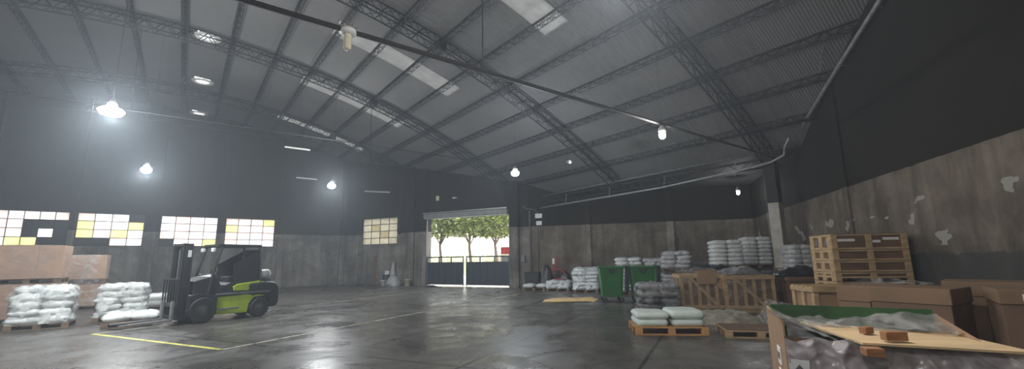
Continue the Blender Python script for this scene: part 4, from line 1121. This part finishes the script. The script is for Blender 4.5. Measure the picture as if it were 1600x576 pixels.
# ------------------------------------------------------------------ foreground gaylord carton
P1 = Vector((2.30, 4.06)); P2 = Vector((1.96, 3.27)); P4 = Vector((2.96, 2.72)); P3 = Vector((3.30, 3.50))
t = thing('bulk_carton', 'big open cardboard bulk carton in the foreground with green lining', 'carton', (0, 0, 0))
def wallq(a, b, h0, h1, th=.012, z0=0):
    d_ = (b - a).normalized(); n_ = Vector((-d_.y, d_.x)) * th
    return MB().quadbox([(a.x, a.y, z0), (b.x, b.y, z0), (b.x, b.y, h1), (a.x, a.y, h0)], (n_.x, n_.y, 0))
wallq(P2, P1, 1.12, 1.15, -.012).build('left_side', M['card'], t)
wallq(P1, P3, 1.15, 1.15, -.012).build('back_side', M['card'], t)
wallq(P3, P4, 1.13, .98, -.012).build('right_side', M['card'], t)
wallq(P4, P2, .97, 1.02, -.012).build('front_side', M['cardd'], t)
c_ = (P1 + P2 + P3 + P4) / 4
def ins(p, k): return p + (c_ - p) * k
wallq(ins(P1, .04), ins(P3, .04), 1.165, 1.165, -.004).build('green_lining', M['liner'], t)
wallq(ins(P2, .04), ins(P1, .04), 1.09, 1.165, -.004).build('green_lining', M['liner'], t)

dl = (P1 - P2).normalized(); al = math.atan2(dl.y, dl.x)
for k, z_ in ((.30, .83), (.32, .66)):
    p = P2 + dl * k * 1.0
    o = MB().box((0, .004, 0), (.14, .006, .13)).build('side_label', M['paper'], t, loc=(p.x, p.y, z_), rot=al)
    MB().box((0, .009, .0), (.07, .004, .05)).build('print', M['print_'], o)
# contents
ct = MB(); nx_, ny_ = 20, 16; vs = []; fs = []
for i in range(nx_ + 1):
    for j in range(ny_ + 1):
        a = i / nx_; b = j / ny_
        p = (P2 * (1 - a) + P4 * a) * (1 - b) + (P1 * (1 - a) + P3 * a) * b; p = ins(p, .05)
        z_ = .93 + .05 * b + .04 * nz((p.x, p.y, 0), 4, 3)
        vs.append((p.x, p.y, z_))
for i in range(nx_):
    for j in range(ny_): k = i * (ny_ + 1) + j; fs.append((k, k + ny_ + 1, k + ny_ + 2, k + 1))
o = ct.add(vs, fs).build('plastic_filling', M['sackd'], smooth=True)
so = o.modifiers.new('s', 'SOLIDIFY'); so.thickness = .5; so.offset = -1
tag(o, 'grey crumpled plastic filling inside the foreground carton', 'filling')
# plywood on top
def board(q, zt, th, name, mat, label, cat):
    o = MB().add([(x, y, z) for (x, y), z in zip(q, zt)] + [(x, y, z + th) for (x, y), z in zip(q, zt)],
                 [(3, 2, 1, 0), (4, 5, 6, 7), (0, 1, 5, 4), (1, 2, 6, 5), (2, 3, 7, 6), (3, 0, 4, 7)]).build(name, M[mat])
    return tag(o, label, cat)
board([(2.42, 3.80), (2.26, 2.93), (2.98, 2.58), (3.22, 3.25)], [1.03, 1.02, 1.02, 1.00], .014, 'plywood_board', 'ply', 'pale plywood board lying on the foreground carton', 'board')
def blk(x, y, rot, d, label, z=1.046, n_='wood_block'):
    m_ = MB().box((0, 0, d[2] / 2), d); return tag(m_.build(n_, M['block'], loc=(x, y, z), rot=rot, bevel=.004), label, 'wood block', 'wood blocks on the plywood')
blk(2.50, 3.19, .3, (.08, .05, .045), 'small red-brown wood block on the plywood, left one')
blk(2.47, 2.93, -.1, (.13, .06, .055), 'larger red-brown wood block on the plywood, right one')
blk(2.27, 2.87, -.3, (.10, .09, .05), 'splintered wood block poking out under the front edge of the plywood', .965)
# grey film over front and top
def drape(fn, nu, nv, name, mat, label):
    vs = [fn(i / nu, j / nv) for i in range(nu + 1) for j in range(nv + 1)]; fs = []
    for i in range(nu):
        for j in range(nv): k = i * (nv + 1) + j; fs.append((k, k + nv + 1, k + nv + 2, k + 1))
    return tag(MB().add(vs, fs).build(name, M[mat], smooth=True), label, 'plastic film')
fn_ = Vector((-(P4 - P2).y, (P4 - P2).x)).normalized() * -1      # outward at the front
def f_front(a, b):
    p = P2 + (P4 - P2) * a * 1.1
    z_ = .05 + (.97 - .01 * a) * b + .035 * nz((a * 5, b, 0), 2, 1)
    wr = .028 * nz((a * 3, 0, z_ * 5), 1.6, 2) + .03 * nz((a * 4, z_ * 2.5, 0), 2.2, 5) + .012 * nz((a * 9, z_ * 12, 0), 1.6, 7)
    wr = abs(wr) * .9 + .022 * (1 - 2 * abs(nz((a * 3.2 + b * 2.2, b * 2.5 - a * 1.5, 0), 1.5, 12))) ** 3 + .014 * (1 - 2 * abs(nz((a * 6, b * 7 + a * 3, 0), 1.3, 31))) ** 4
    q_ = p + fn_ * (.03 + abs(wr) * 1.3)
    return (q_.x, q_.y, z_)
o1 = drape(f_front, 130, 100, 'plastic_film', 'filmg', 'grey wrinkled plastic film covering the front of the foreground carton')
def f_top(a, b):
    p = (P2 * (1 - a) + P4 * a) * (1 - b) + (P1 * (1 - a) + P3 * a) * b
    e = (1 - b)
    z_ = 1.09 + .05 * b - .09 * math.sin(PI * min(1, b * 1.1)) - .10 * e * (1 - abs(2 * a - 1)) * 0 + .03 * nz((p.x, p.y, 0), 5, 9) + .02 * nz((p.x * 2, p.y * 2, 0), 7, 4)
    if a > .18: z_ = min(z_, 1.12)
    return (p.x, p.y, z_)
def f_topback(a, b):
    b2 = .50 + .5 * b; p = (P2 * (1 - a) + P4 * a) * (1 - b2) + (P1 * (1 - a) + P3 * a) * b2
    e = min(1, max(0, (a - .45) / .35)); z_ = 1.045 + (.02 + .07 * e) * b ** 2 + .035 * nz((p.x, p.y, 0), 5, 9) + .03 * nz((p.x * 2, p.y * 2, 0), 7, 4)
    return (p.x, p.y, z_)
drape(f_topback, 60, 26, 'plastic_film', 'filmt', 'crumpled clear plastic film over the back of the foreground carton')
def f_left(a, b):
    b2 = b; a2 = a * .30 - .01; p = (P2 * (1 - a2) + P4 * a2) * (1 - b2) + (P1 * (1 - a2) + P3 * a2) * b2
    z_ = 1.15 - .16 * a + .025 * nz((p.x, p.y, 0), 6, 19) + .015 * nz((p.x * 2, p.y * 2, 0), 9, 4)
    return (p.x, p.y, z_)
drape(f_left, 24, 40, 'plastic_film', 'filmt', 'folded clear plastic film over the left rim of the foreground carton')
# diamond labels low on the front
fa = math.atan2((P4 - P2).y, (P4 - P2).x)
for i, (k, z_, lab) in enumerate([(.06, .80, 'white diamond hazard label at the left of the grey film'), (.17, .68, 'white sheet label behind the grey film, second from left'), (.47, .66, 'white rounded label low on the grey film, rightmost')]):
    p = P2 + (P4 - P2) * k + fn_ * .085
    t2 = tag(MB().box((0, 0, 0), (.12, .003, .16)).build('paper_label', M['paper'], loc=(p.x, p.y, z_), rot=fa), lab, 'label')
    MB().prism([(-.04, 0), (0, .05), (.04, 0), (0, -.05)], -.004, -.003).build('diamond', M['print_'], t2)

# ------------------------------------------------------------------ outside the gate
mb = MB(); mb.quadbox([(-60, -40, -.32), (60, -40, -.32), (60, 90, -.32), (-60, 90, -.32)], (0, 0, .05)); struct(mb.build('ground', M['ground']))
mb = MB(); q0 = WB.pt(-4, -.36); q1 = WB.pt(24, -.36); q2 = WB.pt(24, -30); q3 = WB.pt(-4, -30)
mb.quadbox([(q0.x, q0.y, -.26), (q1.x, q1.y, -.26), (q2.x, q2.y, -.26), (q3.x, q3.y, -.26)], (0, 0, .24)); struct(mb.build('pavement', M['ground']))
def tree(a, off, h, cr, label, nleaf, seed, zc, sx=1.2, lo=None):
    p = WB.pt(a, off, -.02); t = thing('street_tree', label, 'tree', p, 0, 'trees outside the gate')
    r = random.Random(seed)
    tr = MB().tube([(0, 0, 0), (.1, 0, h * .35), (-.05, .1, h * .7), (.1, .1, h)], [.16, .13, .10, .07], 8)
    for k in range(7):
        an = r.uniform(0, 2 * PI); l = cr * .8
        tr.tube([(0, .05, h * .7), (math.cos(an) * l * .5, math.sin(an) * l * .5, zc - .1), (math.cos(an) * l, math.sin(an) * l, zc + r.uniform(-.3, .5))], [.05, .035, .015], 5)
    tr.build('trunk', M['bark'], t, smooth=True)
    lf = MB()
    for k in range(nleaf):
        th, ph = r.uniform(0, 2 * PI), math.acos(r.uniform(-1, 1)); rr = cr * r.uniform(.35, 1) ** .6
        c = Vector((math.cos(th) * math.sin(ph) * rr * sx, math.sin(th) * math.sin(ph) * rr * sx, zc + math.cos(ph) * rr * .55))
        a_ = Vector((r.uniform(-1, 1), r.uniform(-1, 1), r.uniform(-.6, .6))).normalized() * r.uniform(.14, .24); b_ = a_.cross(Vector((r.uniform(-1, 1), r.uniform(-1, 1), 1))).normalized() * a_.length * .45
        lf.add([c - a_, c + b_, c + a_, c - b_], [(0, 1, 2, 3)])
    o = lf.build('foliage', M['leaf'], t); o['kind'] = 'stuff'
tree(8.6, -7.0, 3.9, 2.7, 'leafy green tree behind the right half of the gateway', 4200, 5, 4.7)
tree(5.6, -8.0, 4.0, 2.8, 'leafy tree with a slim trunk in the middle of the gateway', 4200, 6, 4.9)
tree(3.0, -7.5, 4.0, 2.6, 'leafy green tree at the left jamb outside', 2600, 8, 4.8)
w0 = WB.pt(-9, -16, -.02)
t = thing('garden_hedge', 'sunlit yellow-green hedge across the road outside', 'hedge', w0, WB.ang)
mb = MB(); r = random.Random(3)
for k in range(5200):
    c = Vector((r.uniform(0, 18), r.uniform(-.5, .5), r.uniform(.0, 2.1))); a_ = Vector((r.uniform(-1, 1), r.uniform(-1, 1), r.uniform(-1, 1))).normalized() * .13; b_ = a_.cross(Vector((.3, 1, .2))).normalized() * .06
    mb.add([c - a_, c + b_, c + a_, c - b_], [(0, 1, 2, 3)])
mb.build('foliage', M['hedge'], t); MB().box((9, 0, .95), (18, .7, 1.9)).build('hedge_body', M['hedge'], t)
t = thing('street_house', 'pale rendered house front across the road outside', 'house', WB.pt(-14, -22, -.02), WB.ang)
MB().box((11, 0, 2.6), (26, .6, 5.2)).build('wall', M['house'], t)
MB().box((21, -.33, 2.6), (1.6, .05, 1.4)).build('window', M['gry'], t)
p = WB.pt(9.6, -10.5, -.02); t = thing('parked_van', 'white van with a red upper panel seen at the right edge of the gateway', 'van', p, WB.ang)
MB().prism([(-2.2, .35), (2.2, .35), (2.2, 1.0), (1.5, 1.15), (1.1, 1.95), (-2.1, 1.95), (-2.2, 1.2)], -.9, .9).build('body', M['white'], t, bevel=.06)
MB().prism([(-2.0, 2.0), (.9, 2.0), (.85, 2.6), (-2.0, 2.6)], -.85, .85).build('roof_box', M['red'], t, bevel=.04)
MB().prism([(-1.9, 1.25), (1.3, 1.25), (1.05, 1.8), (-1.9, 1.8)], -.92, .92).build('side_glass', M['glass'], t)
for x_ in (-1.4, 1.4):
    MB().cyl((x_, -.92, .34), (x_, .92, .34), .34, 20).build('wheel', M['rub'], t)

# haze volume added on the left side, imitating the veil of lens glare
if HAZE:
    hm, nt = nodes('glare_veil'); vsn = N(nt, 'ShaderNodeVolumeScatter'); vsn.inputs['Color'].default_value = (.80, .90, 1, 1); vsn.inputs['Density'].default_value = HAZE; vsn.inputs['Anisotropy'].default_value = .35
    o_ = N(nt, 'ShaderNodeOutputMaterial'); nt.links.new(vsn.outputs[0], o_.inputs['Volume'])
    mb = MB(); hv = [-9.1, -7.5, -6, -3, 0, 3, 6, 9, 12, 15, 18, 20.1]; k = len(hv); vs = []
    for v in hv:
        a = u_lo(v) + .15; b = u_hi(v) - .15; zt = rz(v) - .9
        vs += [(a, v, -.02), (b, v, -.02), (b, v, zt), (a, v, zt)]
    fs = [(0, 1, 2, 3), tuple(4 * (k - 1) + i for i in (3, 2, 1, 0))]
    for i in range(k - 1):
        for c in range(4): fs.append((4 * i + c, 4 * i + 4 + c, 4 * i + 4 + (c + 1) % 4, 4 * i + (c + 1) % 4))
    mb.add(vs, fs)
    o_ = mb.build('haze', hm, rot=HALL); tag(o_, 'thin bluish haze added over the left of the hall to imitate lens glare', 'haze', kind='stuff')
# ------------------------------------------------------------------ light, camera
w = bpy.data.worlds.new('World'); scene.world = w; w.use_nodes = True
bg = w.node_tree.nodes['Background']; bg.inputs[0].default_value = (.97, .98, 1, 1); bg.inputs[1].default_value = 4.0
F, P_, R_ = 672.0, math.radians(9.8), math.radians(-.8)
cam = bpy.data.cameras.new('camera'); co = bpy.data.objects.new('camera', cam); COL.objects.link(co)
cam.sensor_width = 36; cam.lens = F * 36 / 1600; cam.clip_start = .05; cam.clip_end = 300
f = Vector((0, math.cos(P_), math.sin(P_))); r0 = Vector((1, 0, 0)); u0 = r0.cross(f)
c, s_ = math.cos(R_), math.sin(R_)
rr = r0 * c + u0 * s_; uu = -r0 * s_ + u0 * c
co.matrix_world = Matrix(((rr.x, uu.x, -f.x, 0), (rr.y, uu.y, -f.y, 0), (rr.z, uu.z, -f.z, 1.6), (0, 0, 0, 1)))
scene.camera = co
vs_ = scene.view_settings; vs_.view_transform = 'Standard'; vs_.look = 'None'; vs_.gamma = 1; vs_.use_curve_mapping = False; vs_.exposure = 0.6
cy_ = scene.cycles
cy_.use_denoising = True
cy_.max_bounces = 8; cy_.transparent_max_bounces = 12; cy_.sample_clamp_indirect = 6
